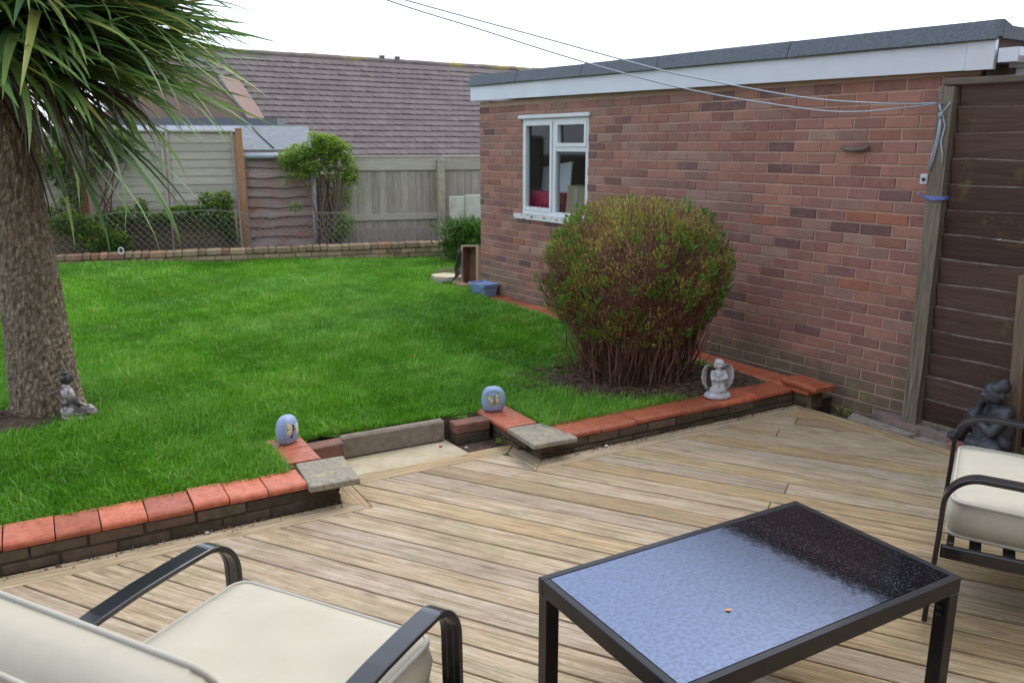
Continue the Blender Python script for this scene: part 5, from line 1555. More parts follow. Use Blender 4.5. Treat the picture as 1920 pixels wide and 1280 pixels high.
# evergreen tree-like shrub behind the leaves, left
es = bthing('evergreen_shrub', 'dark green leafy shrub behind the cordyline leaves at the fence', 'shrub', -1.75, .22)
P, A, rn = cloud([(random.uniform(-.75, .35), random.uniform(-.1, .1), random.uniform(1.15, 2.0), random.uniform(.12, .26), random.uniform(.1, .18), random.uniform(.1, .2)) for _ in range(16)], 6000, .05, None, 4)
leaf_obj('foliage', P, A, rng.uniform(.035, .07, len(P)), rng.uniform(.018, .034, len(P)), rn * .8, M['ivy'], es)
t = MB()
for i in range(10): t.tube([(random.uniform(-.06, .06), 0, .1), (random.uniform(-.15, .15), random.uniform(-.05, .05), .8), (random.uniform(-.4, .4), random.uniform(-.1, .1), 1.5)], [.018, .012, .006], 5, False)
t.build('stems', M['trunkdark'], es, kind='stuff')
# strappy shrub by the garage far corner
sb = bthing('strappy_shrub', 'glossy narrow leaved green shrub at the far garage corner', 'shrub', 3.22, -.75)
nS = 2600
a = rng.uniform(0, 6.283, nS); b_ = np.stack([rng.normal(0, .10, nS), rng.normal(0, .09, nS), rng.uniform(.05, .42, nS)], -1)
A = unit(np.stack([np.cos(a) * rng.uniform(.2, .9, nS), np.sin(a) * rng.uniform(.2, .9, nS), rng.uniform(.15, 1.0, nS)], -1))
b_ = b_ * np.array([1.7, 1.6, 1.35])
leaf_obj('foliage', b_ + A * .06, A, rng.uniform(.08, .19, nS), rng.uniform(.018, .032, nS), np.clip(.3 + .5 * A[:, 2] * rng.random(nS), 0, 1), leaf_mat('strap_leaf', [(0, (.025, .065, .015)), (.4, (.06, .13, .025)), (.8, (.14, .25, .04)), (1, (.22, .32, .07))], .3, .35), sb)
t = MB()
for i in range(12): t.tube([(random.uniform(-.04, .04), random.uniform(-.04, .04), .0), (random.uniform(-.1, .1), random.uniform(-.1, .1), .35)], [.01, .006], 5, False)
t.build('stems', M['trunkdark'], sb, kind='stuff')
dt = bthing('dry_stems', 'pale dry tangled stems between the back wall end and the shrub', 'dry plant', 2.98, -.35)
for grp in ('stems', 'fallen_stems'):
    t = MB()
    for i in range(40):
        x0 = random.uniform(-.12, .15); pts = [(x0, random.uniform(-.1, .1), -.02)]
        for k in range(5):
            pts.append((pts[-1][0] + random.uniform(-.06, .06) + (.03 if grp == 'stems' else .06), pts[-1][1] + random.uniform(-.05, .03), pts[-1][2] + (random.uniform(.03, .17) if grp == 'stems' else random.uniform(-.005, .03))))
        t.tube(pts, .0035, 3, False)
    t.build(grp, simple('dry_stem_' + grp, (.25, .2, .15), (.42, .36, .28), 12, .9, 0), dt, kind='stuff')
# tiny weeds
def weed(label, loc, n=26, s=.03, h=.05):
    r_ = empty('weed', label, 'weed', loc)
    a = rng.uniform(0, 6.283, n); P = np.stack([np.cos(a) * s * rng.random(n), np.sin(a) * s * rng.random(n), rng.uniform(.0, h, n)], -1)
    A = unit(np.stack([np.cos(a), np.sin(a), rng.uniform(.1, .9, n)], -1))
    leaf_obj('leaf_tuft', P, A, rng.uniform(.012, .024, n), rng.uniform(.009, .016, n), rng.uniform(.4, 1, n), M['vine'], r_)
    t = MB(); t.tube([(0, 0, -.01), (0, 0, h)], .0015, 4); t.build('stalk', M['vine'], r_)
weed('tiny green weed in the gap beside the right brick pair at the step', W(2.33, 4.16, -.02))
weed('little weed growing at the foot of the garage wall behind the deck', Gw(.62, .08, -.055), 30, .06, .04)
weed('tiny weed at the left end of the step by the corner slab', W(1.27, 4.14, -.006), 14, .02, .02)
weed('weed growing beside the blue tub', Gw(5.33, .27, .1), 40, .06, .14)
weed('small leafy weed on the soil left of the cordyline trunk', (-3.22, 4.85, .14), 40, .09, .12)

# bits of soil, leaf and moss caught along the foot of the low walls
n = 900
uu = np.where(rng.random(n) < .5, rng.uniform(-1.6, 1.2, n), rng.uniform(2.39, 4.4, n)); vv_ = 3.795 - np.abs(rng.normal(0, .022, n)) - .004
P = np.stack([uu * CU - vv_ * SU, uu * SU + vv_ * CU, np.full(n, .003)], -1)
A = unit(np.stack([rng.normal(0, 1, n), rng.normal(0, 1, n), rng.normal(.25, .2, n)], -1))
tag(leaf_obj('wall_litter', P, A, rng.uniform(.005, .022, n), rng.uniform(.003, .010, n), rng.random(n), bpy.data.materials['litter'], None), 'specks of soil and leaf along the foot of the low walls', 'litter')

# ------------------------------------------------------------------ grass blades
def make_grass(N):
    out = []
    # importance: more blades near the camera
    x = rng.uniform(-8.6, 2.6, N * 9); y = rng.uniform(1.8, 13.6, N * 9)
    d2 = x ** 2 + y ** 2
    # inside the view wedge only, with a margin so that side views still hold
    inw = (np.abs(x) < .74 * y + 1.0)
    bed = ((x - 1.02) / .80) ** 2 + ((y - 5.72) / .40) ** 2
    bedw = np.clip((bed - .75) * 1.6, 0, 1) * np.where(bed < 2.2, .55 + .45 * (fbm(x * 3, y * 3, 1.2, 2) > 0), 1)
    tr2 = np.hypot(x - TC.x, y - TC.y)
    soil2 = ((x + 3.12) / .40) ** 2 + ((y - 4.72) / .26) ** 2
    wgt = np.clip(14.0 / d2, .12, 1.0) * (tr2 > .2) * np.clip(soil2 - .6, 0, 1) * bedw
    bxx, byy = to_b(x, y)
    cor = ((x + .75) / .5) ** 2 + ((y - 11.2) / .9) ** 2
    wgt = wgt * (1 + 0 * cor)
    ok = in_lawn(x, y) & inw & (rng.random(len(x)) < wgt)
    x, y = x[ok][:N], y[ok][:N]
    n = len(x)
    d = np.hypot(x, y)
    z = lawn_z(x, y) - .005
    clump = fbm(x * 2.2, y * 2.2, 1.0, 1.0); fine = fbm(x * 9, y * 9, 1.0, 5.0)
    L = rng.uniform(.03, .068, n) * (1 + .28 * clump + .18 * fine)
    lng = rng.random(n) < .05; L[lng] *= 1.6
    u, v_ = to_uv(x, y)
    edge = np.minimum.reduce([np.where(u < 1.2, v_ - 3.97, 9), np.where((u > .9) & (u < 2.7), np.abs(v_ - 4.5), 9)])
    L *= np.clip(.75 + edge * 1.2, .75, 1)
    wd = np.clip(.0015 * (1 + d * .18), .0021, .0062) * rng.uniform(.8, 1.25, n)
    ang = 1.5 * fbm(x * 1.3, y * 1.3, 1.0, 7.0) + rng.normal(0, 1.3, n)
    lean = np.clip(rng.normal(.62, .3, n) + .2 * fine, .05, 1.25)
    dx, dy = np.cos(ang), np.sin(ang)
    sx, sy = -dy, dx
    rot = rng.normal(0, .6, n); sx, sy = sx * np.cos(rot) - sy * np.sin(rot), sx * np.sin(rot) + sy * np.cos(rot)
    b0 = np.stack([x - sx * wd, y - sy * wd, z], -1); b1 = np.stack([x + sx * wd, y + sy * wd, z], -1)
    hx = np.sin(lean * .55) * L * .55; hz = np.cos(lean * .55) * L * .55
    mx_, my, mz = x + dx * hx, y + dy * hx, z + hz
    m0 = np.stack([mx_ - sx * wd * .8, my - sy * wd * .8, mz], -1); m1 = np.stack([mx_ + sx * wd * .8, my + sy * wd * .8, mz], -1)
    l2 = lean * 1.45
    t0 = np.stack([mx_ + dx * np.sin(l2) * L * .5, my + dy * np.sin(l2) * L * .5, mz + np.cos(l2) * L * .5], -1)
    V = np.stack([b0, b1, m1, m0, t0], 1).reshape(-1, 3)
    b = np.arange(n)[:, None] * 5
    F = np.concatenate([b + [0, 1, 2], b + [0, 2, 3], b + [3, 2, 4]], 0)
    rn = np.clip(.45 + .2 * clump + .10 * fine + rng.normal(0, .2, n), 0, .97); rn[rng.random(n) < .014] = 1.0
    return V, F, np.repeat(rn, 5)
V, F, rn = make_grass(600000)
gr = tag(link('grass', npmesh('grass', V, F, M['grass'], True, rn)), 'lush bright green lawn grass', 'grass', kind='stuff')
# ------------------------------------------------------------------ coffee table
m = Mat('wet_black_glass', .06, .5)
m.color((.006, .006, .008))
v = m.coords('Object')
sp = nnew(m.nt, 'ShaderNodeSeparateXYZ'); m.L(v, sp.inputs[0])
# where IOR and roughness are raised: most of the top except the far right strip
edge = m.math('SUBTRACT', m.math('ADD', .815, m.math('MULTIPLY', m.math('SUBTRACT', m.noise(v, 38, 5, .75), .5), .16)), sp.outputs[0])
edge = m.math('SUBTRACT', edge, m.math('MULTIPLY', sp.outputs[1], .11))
ior_mask0 = m.ramp(m.math('ADD', m.math('MULTIPLY', edge, 9.0), .5), [(.2, 0.0), (.8, 1.0)])
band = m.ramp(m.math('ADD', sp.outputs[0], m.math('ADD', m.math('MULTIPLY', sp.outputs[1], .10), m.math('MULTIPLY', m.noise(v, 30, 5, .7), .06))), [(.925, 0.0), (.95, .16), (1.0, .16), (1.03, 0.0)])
ior_mask = m.math('MAXIMUM', ior_mask0, band)
blot = m.ramp(m.noise(v, 75, 5, .65), [(.42, 0.0), (.56, 1.0)])
dots = nnew(m.nt, 'ShaderNodeTexVoronoi'); dots.inputs['Scale'].default_value = 120; m.L(v, dots.inputs['Vector'])
drops = m.ramp(dots.outputs['Distance'], [(.0, 1.0), (.3, 0.0)])
ior = m.math('ADD', 1.45, m.math('MULTIPLY', ior_mask, m.math('ADD', 1.25, m.math('MULTIPLY', blot, .8))))
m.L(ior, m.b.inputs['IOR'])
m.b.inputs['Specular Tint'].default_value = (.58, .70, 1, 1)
m.L(m.math('ADD', .04, m.math('MULTIPLY', ior_mask, .2)), m.b.inputs['Roughness'])
hgt = m.math('MULTIPLY', m.math('ADD', drops, m.math('MULTIPLY', m.noise(v, 50, 3), .8)), m.math('SUBTRACT', 1.0, m.math('MULTIPLY', ior_mask, .9)))
m.bump(hgt, .18, .003)
M['tableglass'] = m.m
ct = empty('coffee_table', 'low black metal coffee table with a rain wet glass top on the deck', 'table', W(1.25, 1.342), 30)
TL, TW, TZ_ = 1.147, .660, .44
leg = .05
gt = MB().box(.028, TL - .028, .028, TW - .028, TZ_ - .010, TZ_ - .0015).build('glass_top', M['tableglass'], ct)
fr_ = MB(); h0 = TZ_ - .055
for (x0, x1, y0, y1) in ((0, TL, 0, .025), (0, TL, TW - .025, TW), (0, .025, .025, TW - .025), (TL - .025, TL, .025, TW - .025)): fr_.cbox(x0, x1, y0, y1, h0, TZ_, .0022)
fr_.box(.025, TL - .025, .025, TW - .025, TZ_ - .018, TZ_ - .012)
fr_.build('frame', M['framepaint'], ct)
for (x, y) in ((0, 0), (TL - leg, 0), (0, TW - leg), (TL - leg, TW - leg)):
    lg = MB().cbox(x + .001, x + leg - .001, y + .001, y + leg - .001, 0, h0 - .001, .003).build('leg', M['framepaint'], ct)
    sx = 1 if x < .5 else -1
    for zz in (.34, .315):
        MB().lathe([(0, .012), (.007, .010), (.009, 0)], 10, Matrix.Translation((x + (leg if sx > 0 else 0), y + leg / 2, zz)) @ Matrix.Rotation(R(90 * sx), 4, 'Y')).build('bolt', M['framepaint'], lg)
lf = tag(MB().add([(-.012, 0, 0), (0, -.007, .002), (.012, 0, .003), (0, .008, .001)], [(0, 1, 2, 3)]).build('fallen_leaf', simple('orange_leaf', (.5, .2, .03), (.6, .28, .05), 40, .6, 0)), 'tiny orange fallen leaf on the wet table top', 'leaf')
lf.location = W(1.626, 1.564, TZ_ + .0005); lf.rotation_euler = (0, 0, R(20))

# ------------------------------------------------------------------ armchairs
def pipe_ring(mb, w, d, z, r, rc=.05, n=6, M_=None, wob=0.0):
    pts = []
    for (cx, cy, a0) in ((w / 2 - rc, d / 2 - rc, 0), (-w / 2 + rc, d / 2 - rc, 90), (-w / 2 + rc, -d / 2 + rc, 180), (w / 2 - rc, -d / 2 + rc, 270)):
        for k in range(5):
            a = R(a0 + 90 * k / 4); pts.append(Vector((cx + rc * math.cos(a), cy + rc * math.sin(a), z)))
    full = []
    for i in range(len(pts)):
        p, q = pts[i], pts[(i + 1) % len(pts)]
        full.append(p)
        if (q - p).length > .1:
            for k in range(1, 8): full.append(p.lerp(q, k / 8) + Vector((0, 0, wob * math.sin(math.pi * k / 8))))
    full.append(full[0].copy()); full.append(full[1].copy())
    if M_ is not None: full = [M_ @ p for p in full]
    mb.tube(full, r, n, False)
def cushion(w, d, h, M_, name, parent, puff=.022):
    """pillow-like block: grid top and bottom that swell towards the middle"""
    nx, ny = 16, 14
    rc = .05
    def outline(x, y):
        # squircle-like rounding of the corners
        ax, ay = abs(x) - (w / 2 - rc), abs(y) - (d / 2 - rc)
        if ax > 0 and ay > 0:
            L = math.hypot(ax, ay)
            m_ = max(ax, ay)
            k = m_ / L if L > 0 else 1
            return math.copysign(w / 2 - rc + ax * k, x), math.copysign(d / 2 - rc + ay * k, y)
        return x, y
    vs = []; fs = []
    for lay, zz in ((1, h), (0, 0)):
        for j in range(ny + 1):
            for i in range(nx + 1):
                x = (i / nx - .5) * w; y = (j / ny - .5) * d
                b = (1 - (2 * abs(x) / w) ** 4) * (1 - (2 * abs(y) / d) ** 4)
                X, Y = outline(x, y)
                wr = .004 * math.sin(x * 19 + y * 7 + 2 * math.sin(y * 5)) + .003 * math.sin(y * 27 - x * 12)
                vs.append((X, Y, zz + (puff if lay else -puff * .6) * b + wr * b))
    n1 = (nx + 1) * (ny + 1)
    for j in range(ny):
        for i in range(nx):
            a = j * (nx + 1) + i
            fs.append((a, a + 1, a + nx + 2, a + nx + 1)); fs.append((n1 + a, n1 + a + nx + 1, n1 + a + nx + 2, n1 + a + 1))
    per = [i for i in range(nx + 1)] + [j * (nx + 1) + nx for j in range(1, ny + 1)] + [ny * (nx + 1) + i for i in range(nx - 1, -1, -1)] + [j * (nx + 1) for j in range(ny - 1, 0, -1)]
    # boxed side with a slight outward bulge
    mid = []
    for a in per:
        x, y, _ = vs[a]; l = math.hypot(x, y); k = 1 + .014 / max(l, .1); mid.append(len(vs)); vs.append((x * k, y * k, h / 2))
    P_ = len(per)
    for i in range(P_):
        j = (i + 1) % P_
        fs.append((per[j], per[i], mid[i], mid[j])); fs.append((mid[j], mid[i], n1 + per[i], n1 + per[j]))
    t = MB(); t.add([M_ @ Vector(p) for p in vs], fs, True)
    o = t.build(name, M['cushion'], parent)
    t = MB(); pipe_ring(t, w, d, h - .001, .0065, rc, 8, M_); t.build('piping', M['piping'], o)
    t = MB(); pipe_ring(t, w, d, .001, .0065, rc, 8, M_); t.build('piping', M['piping'], o)
    return o
def armchair(label, loc, rz_):
    c = empty('garden_armchair', label, 'armchair', loc, rz_, 'cream cushioned garden armchairs')
    CW, CD, CH, ST = .69, .64, .13, .455
    cushion(CW, CD, CH, Matrix.Translation((0, -CD / 2, ST - CH)) @ Matrix.Rotation(R(1.5), 4, 'X'), 'seat_cushion', c)
    BMt = Matrix.Translation((0, -.60, ST - .03)) @ Matrix.Rotation(R(24), 4, 'X')
    cushion(CW + .01, .44, .14, BMt @ Matrix.Translation((0, .0, .22)) @ Matrix.Rotation(R(90), 4, 'X') @ Matrix.Translation((0, 0, -.02)), 'back_cushion', c, .03)
    flat = [(-.030, -.006), (-.027, -.009), (-.012, -.0095), (-.009, -.0075), (.009, -.0075), (.012, -.0095), (.027, -.009), (.030, -.006), (.030, .006), (.027, .009), (-.027, .009), (-.030, .006)]
    for s in (-1, 1):
        x = s * .392 - .008
        zt = .588; rr_ = .115
        P = [(x, .035, .0), (x, .03, .15), (x, .022, .35), (x, .02, zt - rr_)]
        for k in range(1, 29):
            a = R(90 * k / 28) ; P.append((x, .02 - rr_ + rr_ * math.cos(a), zt - rr_ + rr_ * math.sin(a)))
        P += [(x, -.2, zt - .002), (x, -.32, zt - .008), (x, -.45, zt - .022), (x, -.58, zt - .045), (x, -.68, zt - .07)]
        MB().sweep(P, [(a, -b) for a, b in flat], (1, 0, 0), False).build('arm', M['blackmetal'], c)
        MB().sweep([(x, -.60, .30), (x, -.66, .15), (x, -.72, .0)], flat, (1, 0, 0)).build('rear_leg', M['blackmetal'], c)
        MB().cbox(x - .0115, x + .0115, -.64, .012, .262, .312, .004).build('side_rail', M['blackmetal'], c)
        MB().sweep([(x * .93, -.66, .29), (x * .93, -.74, .45), (x * .93, -.81, .6), (x * .93, -.86, .71)], flat, (1, 0, 0)).build('back_post', M['blackmetal'], c)
    MB().cbox(-.363, .363, -.03, -.005, .272, .308, .004).build('front_rail', M['blackmetal'], c)
    MB().cbox(-.363, .363, -.63, -.605, .272, .308, .004).build('rear_rail', M['blackmetal'], c)
    MB().cbox(-.36, .36, -.872, -.852, .69, .72, .004).build('top_rail', M['blackmetal'], c)
    for k in range(5): MB().box(-.362, .362, -.12 - k * .11, -.08 - k * .11, .284, .2895).build('seat_strap', M['felttar'], c)
    return c
armchair('cream cushioned black metal garden armchair seen from behind at the lower left', (-.515, 2.15, 0), -26.6)
armchair('cream cushioned black metal garden armchair facing the table at the right edge', (1.80, 3.17, 0), 60)

# ------------------------------------------------------------------ painted stones
def pebble(name, label, loc, rz_, w=.15, h=.155, d=.085):
    r_ = empty(name, label, 'painted stone', loc, rz_, 'painted stones on the coping')
    w, h, d = w * 1.02, h * 1.0, d
    m = M.get('bluestone') or simple('blue_painted_stone', (.22, .29, .46), (.31, .38, .55), 30, .5, .15, 80, spec=.4, c3=(.3, .37, .5), s3=12)
    M['bluestone'] = m
    nz, na = 20, 36; vs = []; fs = []
    for i in range(nz + 1):
        t_ = i / nz; ph = math.pi * (1 - t_)
        z = h * (.44 - .56 * math.cos(math.pi * t_)) if t_ > 0 else 0
        z = max(0.0, z)
        rr_ = math.sin(ph) ** .62 if 0 < t_ < 1 else 0
        if t_ <= .3: rr_ = max(rr_, .0) 
        for k in range(na):
            a = 2 * math.pi * k / na
            ca, sa = math.cos(a), math.sin(a)
            vs.append((w / 2 * rr_ * math.copysign(abs(ca) ** .9, ca), d / 2 * rr_ * math.copysign(abs(sa) ** .9, sa), z))
    for i in range(nz):
        for k in range(na):
            k2 = (k + 1) % na; fs.append((i * na + k, i * na + k2, (i + 1) * na + k2, (i + 1) * na + k))
    t = MB(); t.add(vs, fs, True); t.build('stone', m, r_)
    def face_y(x, z):                       # front surface (local -y) at x, z
        best = None
        t_ = math.acos(max(-1, min(1, (.44 - z / h) / .56))) / math.pi
        rr_ = math.sin(math.pi * (1 - t_)) ** .62
        c_ = min(.999, abs(x) / (w / 2 * rr_)); ca = c_ ** (1 / .9); sa = math.sqrt(max(0, 1 - ca * ca)) ** .9
        return -d / 2 * rr_ * sa
    def patch(poly, lift=.002):
        """raised painted patch that follows the face of the stone"""
        cx = sum(p[0] for p in poly) / len(poly); cz = sum(p[1] for p in poly) / len(poly)
        vs = [(cx, face_y(cx, cz) - lift * 1.5, cz)]; n = len(poly)
        for f in (.55, 1.0):
            for (x, z) in poly:
                X, Z = cx + (x - cx) * f, cz + (z - cz) * f; vs.append((X, face_y(X, Z) - lift, Z))
        for (x, z) in poly: vs.append((x, face_y(x, z) + .001, z))
        fs = [(0, 1 + i, 1 + (i + 1) % n) for i in range(n)]
        for b in (0, n):
            fs += [(1 + b + i, 1 + b + n + i, 1 + b + n + (i + 1) % n, 1 + b + (i + 1) % n) for i in range(n)]
        return vs, fs
    return r_, patch, face_y
def wing_poly(cx, cz, a, b, rot, n=14):
    out = []
    for k in range(n):
        t_ = 2 * math.pi * k / n; rr_ = 1 + .12 * math.cos(3 * t_)
        x, z = a * rr_ * math.cos(t_), b * rr_ * math.sin(t_); x, z = rot2(x, z, rot); out.append((cx + x, cz + z))
    return out
PG = simple('paint_green', (.2, .3, .16), (.3, .4, .22), 60, .6, .1); PY = simple('paint_ochre', (.5, .42, .2), (.62, .55, .34), 60, .6, .1); PBk = simple('paint_black', (.02, .02, .04), (.04, .04, .07), 30, .6, 0); PBr = simple('paint_brown', (.18, .09, .05), (.25, .13, .08), 40, .6, 0); PWh = simple('paint_white', (.6, .66, .64), (.7, .74, .72), 40, .6, 0); PBl = simple('paint_dark_blue', (.05, .07, .3), (.08, .1, .38), 30, .6, 0); PCr = simple('paint_cream', (.5, .47, .33), (.62, .58, .44), 40, .6, .1)
p = W(2.405, VF + .60, .1235)
r_, patch, fy = pebble('painted_stone', 'blue painted stone with a green butterfly on the right coping', p, 3)
for nm, mt, polys in (('butterfly_wing', PG, [wing_poly(-.032, .094, .028, .017, 155)]), ('butterfly_wing', PG, [wing_poly(.026, .102, .030, .018, 60)]), ('butterfly_wing', PG, [wing_poly(-.012, .050, .016, .022, 12)]), ('butterfly_wing', PG, [wing_poly(.032, .060, .026, .012, -18)]),
                      ('butterfly_body', PBr, [wing_poly(.006, .076, .006, .026, 6)]), ('wing_centre', PCr, [wing_poly(-.012, .076, .012, .010, 0), wing_poly(.022, .077, .012, .011, 0)]), ('wing_spot', PWh, [wing_poly(-.026, .090, .006, .006, 0, 8)]), ('wing_spot', PWh, [wing_poly(.022, .104, .006, .006, 0, 8)])):
    t = MB()
    for q in polys:
        vs, fs = patch(q, .003 if 'spot' in nm or 'centre' in nm or 'body' in nm else .0018); t.add(vs, fs)
    t.build(nm, mt, r_)
t = MB()
for k in range(9):                                   # hand-lettered word round the top, too small to read
    a = R(152 - k * 13); cx, cz = .050 * math.cos(a), .084 + .050 * math.sin(a)
    for q in range(2):
        vs, fs = patch(wing_poly(cx + .003 * (q - .5) + random.uniform(-.001, .001), cz + random.uniform(-.0015, .0015), .0016, .0045, math.degrees(a) - 90 + random.choice((-35, 25, 0)), 6), .002); t.add(vs, fs)
t.build('lettering', PBl, r_)
p = W(1.105, VF + .60, .149)
r_, patch, fy = pebble('painted_stone', 'blue painted stone with a yellow dragonfly on the left coping', p, 64, .14, .155, .10)
for nm, mt, polys in (('dragonfly_wing', PY, [wing_poly(-.028, .098, .013, .028, 14)]), ('dragonfly_wing', PY, [wing_poly(-.030, .070, .020, .012, 5)]), ('dragonfly_wing', PCr, [wing_poly(.026, .094, .018, .013, 25)]), ('dragonfly_wing', PCr, [wing_poly(.028, .070, .016, .019, -20)]),
                      ('dragonfly_body', PBk, [wing_poly(-.004, .104, .0065, .006, 0, 10), wing_poly(-.005, .092, .0035, .012, 0, 10), wing_poly(-.013, .066, .0035, .022, -14, 10), wing_poly(-.022, .044, .009, .0045, 10, 10)]), ('dragonfly_spot', PBr, [wing_poly(.001, .083, .006, .007, 0, 8)])):
    t = MB()
    for q in polys:
        vs, fs = patch(q, .003 if 'wing' not in nm else .002); t.add(vs, fs)
    t.build(nm, mt, r_)

# ------------------------------------------------------------------ statues
M['plaster'] = simple('weathered_white_plaster', (.42, .42, .43), (.56, .55, .56), 40, .75, .4, 120, c3=(.24, .24, .2), s3=22, t3=(.5, .68))
ag = empty('angel_statue', 'small weathered white kneeling angel statue on the right coping', 'statue', W(3.83, VF + .105, .1215), 8)
t = MB(); t.lathe([(0, 0), (.078, 0), (.085, .008), (.082, .02), (.070, .032), (.03, .04), (0, .042)], 28, Matrix.Diagonal((1, .78, 1, 1))); t.build('base', M['plaster'], ag)
pr = [('e', (0, .0, .045), (.052, .048, .03), (0, 0, 0)), ('c', (-.02, -.02, .045), .026, (-.014, -.008, .10), .024), ('c', (.02, -.02, .045), .026, (.014, -.008, .10), .024), ('e', (0, .006, .09), (.038, .034, .05), (0, 0, 0)),
      ('e', (0, .006, .14), (.036, .028, .04), (8, 0, 0)), ('c', (0, .0, .165), .014, (0, -.004, .19), .013),
      ('c', (-.036, .004, .158), .015, (-.044, -.018, .122), .013), ('c', (-.044, -.018, .122), .013, (-.006, -.042, .122), .011), ('c', (.036, .004, .158), .015, (.046, -.018, .122), .013), ('c', (.046, -.018, .122), .013, (.01, -.042, .124), .011), ('e', (.0, -.044, .124), (.022, .012, .012), (0, 0, 0)),
      ('e', (.002, -.006, .205), (.023, .024, .027), (14, 10, 0)), ('e', (.003, -.030, .200), (.005, .005, .006), (0, 0, 0))]
blob('body', pr, .0042, M['plaster'], ag, 2)
blob('hair', [('e', (.003, .002, .222), (.031, .030, .018), (14, 14, 0)), ('e', (-.022, .006, .205), (.009, .014, .024), (0, 0, 0)), ('e', (.026, .006, .205), (.009, .014, .022), (0, 0, 0))], .004, M['plaster'], ag, 1)
def wing(s):
    t = MB(); n, k = 18, 6; vs = []; fs = []
    path = [(.034, .186), (.058, .206), (.084, .198), (.100, .168), (.104, .130), (.098, .092), (.080, .062), (.060, .040)]
    wid = [.012, .026, .036, .042, .044, .042, .034, .012]
    def at(l, u_):
        f = u_ * (len(l) - 1); i = min(int(f), len(l) - 2); q = f - i
        return [a + (b - a) * q for a, b in zip(l[i], l[i + 1])] if hasattr(l[0], '__len__') else l[i] + (l[i + 1] - l[i]) * q
    for i in range(n + 1):
        u_ = i / n; px_, pz_ = at(path, u_); wd_ = at(wid, u_)
        for j in range(k + 1):
            f = j / k
            xx = px_ - wd_ * f * .95 - .003 * (1 if (i % 3) == 0 else 0) * (1 - f)
            yy = .004 + .034 * math.sin(math.pi * .5 * f) + .0025 * math.cos(j * 3.14)
            vs.append((s * xx, yy, pz_ - .012 * f))
    m0 = len(vs); vs += [(x, y + .010, z) for (x, y, z) in vs]
    w = k + 1
    for i in range(n):
        for j in range(k):
            a = i * w + j; q = (a, a + 1, a + w + 1, a + w); q2 = (m0 + a, m0 + a + w, m0 + a + w + 1, m0 + a + 1)
            fs += [q if s > 0 else q[::-1], q2 if s > 0 else q2[::-1]]
    rim = [j for j in range(w)] + [i * w + k for i in range(1, n + 1)] + [n * w + j for j in range(k - 1, -1, -1)] + [i * w for i in range(n - 1, 0, -1)]
    for i in range(len(rim)):
        a, b = rim[i], rim[(i + 1) % len(rim)]; q = (b, a, m0 + a, m0 + b); fs.append(q if s > 0 else q[::-1])
    t.add(vs, fs, True); t.build('wing', M['plaster'], ag)
wing(-1); wing(1)
ag.scale = (1.08, 1.08, 1.08)

# seated buddha on the lawn by the trunk, seen from behind
m = Mat('bronze_and_stone', .5, .5)
v = m.coords('Object'); sp = nnew(m.nt, 'ShaderNodeSeparateXYZ'); m.L(v, sp.inputs[0])
mk = m.ramp(m.math('ADD', m.noise(v, 18, 4, .6), 0.0), [(.44, 0.0), (.56, 1.0)])
m.color(m.mix(mk, (.055, .045, .05), (.42, .35, .35))); m.bump(m.noise(v, 90, 3), .2, .003); M['buddha'] = m.m
M['buddhalight'] = simple('pale_worn_stone', (.36, .31, .29), (.5, .45, .41), 40, .6, .3, 90, coord='Object')
M['buddhadark'] = simple('dark_bronze', (.018, .017, .018), (.05, .047, .045), 30, .35, .2, 60, coord='Object', spec=.6)
bd = empty('buddha_statue', 'small seated dark and pale buddha figure at the foot of the cordyline trunk', 'statue', (-2.66, 4.78, .16), -40)
bd.scale = (1.12, 1.12, 1.1)
# faces local +y (away to the right); legs crossed in front
pr = [('e', (0, .0, .035), (.058, .05, .04), (0, 0, 0)), ('e', (0, -.008, .085), (.042, .034, .05), (0, 0, 0)), ('e', (0, -.010, .138), (.060, .036, .040), (0, 0, 0)), ('c', (0, -.008, .16), .018, (0, -.004, .19), .016),
      ('c', (-.052, -.008, .145), .019, (-.066, .01, .085), .015), ('c', (-.066, .01, .085), .015, (-.022, .062, .055), .012), ('c', (.052, -.008, .145), .019, (.066, .01, .085), .015), ('c', (.066, .01, .085), .015, (.022, .062, .055), .012),
      ('c', (-.035, .01, .032), .028, (-.085, .085, .022), .022), ('c', (-.085, .085, .022), .022, (.01, .110, .020), .016), ('c', (.035, .01, .032), .028, (.085, .085, .022), .022), ('c', (.085, .085, .022), .022, (-.01, .108, .028), .016)]
blob('body', pr, .006, M['buddha'], bd, 2)
blob('head', [('e', (0, -.002, .215), (.029, .031, .037), (0, 0, 0)), ('e', (0, -.006, .246), (.022, .022, .014), (0, 0, 0)), ('e', (0, -.006, .262), (.012, .012, .014), (0, 0, 0)), ('e', (-.029, .0, .205), (.005, .009, .018), (0, 0, 0)), ('e', (.029, .0, .205), (.005, .009, .018), (0, 0, 0)), ('e', (0, .030, .21), (.006, .007, .009), (0, 0, 0))], .0045, M['buddhadark'], bd, 1)
t = MB(); t.lathe([(.0, -.01), (.1, -.01), (.105, .0), (.1, .006), (0, .006)], 26, Matrix.Translation((0, .045, 0)) @ Matrix.Diagonal((1, .82, 1, 1))); t.build('plinth', M['buddhalight'], bd)

# dark sleeping figure by the fence
M['slate'] = simple('dark_slate_resin', (.022, .023, .027), (.062, .064, .072), 26, .5, .3, 110, coord='Object', c3=(.09, .095, .1), s3=9, t3=(.58, .75), spec=.45)
sd = empty('sleeping_statue', 'dark grey sleeping buddha statue with head on its knee beside the fence', 'statue', Gw(-.40, .195, .042), GX + 152)
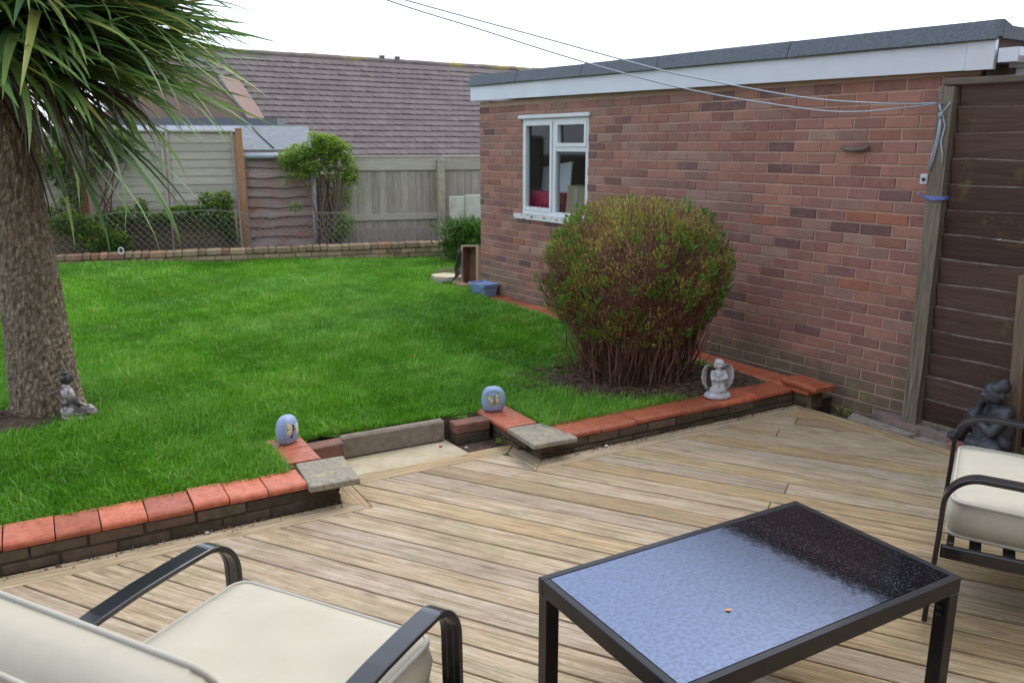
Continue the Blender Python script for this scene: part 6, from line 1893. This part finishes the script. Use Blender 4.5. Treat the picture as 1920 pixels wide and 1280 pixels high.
# local -y faces the camera, +x to the right
pr = [('e', (.02, .01, .06), (.135, .085, .065), (0, 0, 0)), ('e', (.05, .03, .15), (.085, .07, .10), (0, -14, 0)), ('e', (.045, .02, .225), (.095, .062, .055), (0, -20, 0)),
      ('c', (-.02, -.01, .06), .05, (-.085, -.04, .19), .042), ('c', (-.085, -.04, .19), .042, (-.165, -.06, .03), .032), ('e', (-.18, -.085, .022), (.035, .05, .022), (0, 0, 25)),
      ('c', (.06, -.03, .06), .055, (.14, -.06, .045), .04), ('c', (.14, -.06, .045), .04, (-.02, -.10, .035), .03),
      ('c', (-.035, .0, .24), .036, (-.055, -.07, .16), .028), ('c', (-.055, -.07, .16), .028, (-.03, -.055, .265), .022), ('e', (-.022, -.052, .282), (.028, .022, .018), (0, -20, 0)),
      ('c', (.115, .0, .22), .034, (.11, -.075, .13), .028), ('c', (.11, -.075, .13), .028, (-.05, -.09, .20), .020), ('c', (.03, .0, .26), .032, (.025, -.01, .30), .03)]
blob('body', pr, .0085, M['slate'], sd, 2)
hd = [('e', (.035, -.022, .345), (.056, .056, .066), (12, -24, 0)), ('e', (.022, -.062, .328), (.036, .024, .040), (0, -24, 0)), ('e', (.014, -.086, .333), (.009, .010, .014), (0, -24, 0)), ('e', (.006, -.078, .306), (.017, .010, .007), (0, -24, 0)), ('e', (-.010, -.077, .350), (.012, .007, .006), (0, -24, 0)), ('e', (.036, -.076, .366), (.012, .007, .006), (0, -24, 0)),
      ('e', (.092, -.015, .352), (.010, .018, .034), (0, -20, 0)), ('e', (-.016, -.012, .315), (.010, .016, .028), (0, -20, 0))]
blob('head', hd, .0062, M['slate'], sd, 1)
blob('hair', [('e', (.048, -.008, .375), (.060, .060, .042), (8, -24, 0)), ('e', (.066, .004, .415), (.028, .028, .02), (0, -24, 0))], .0065, M['slate'], sd, 1)

# small debris on the deck edge
for i, (u_, v_, l) in enumerate(((2.83, 3.775, 'tiny white pebble on the deck at the foot of the right low wall'), (.55, 3.775, 'tiny pale pebble at the foot of the left low wall'), (-.06, 3.77, 'little dark pebble on the deck border near the left chair'), (1.98, 4.28, 'tiny terracotta crumb on the step concrete'), (2.12, 4.22, 'tiny pale crumb on the soil beside the step concrete'))):
    bm = bmesh.new(); bmesh.ops.create_icosphere(bm, subdivisions=2, radius=1)
    for q in bm.verts: q.co = Vector((q.co.x * .011, q.co.y * .008, q.co.z * .007)) * random.uniform(.85, 1.15)
    t = MB(); t.bm(bm, True)
    o = tag(t.build('pebble', (M['styro'], M['conc'], M['soil'], M['terracotta'], M['conc'])[i]), l, 'pebble')
    o.location = W(u_, v_, .006 if i < 3 else (0.0 if i == 3 else -.016))
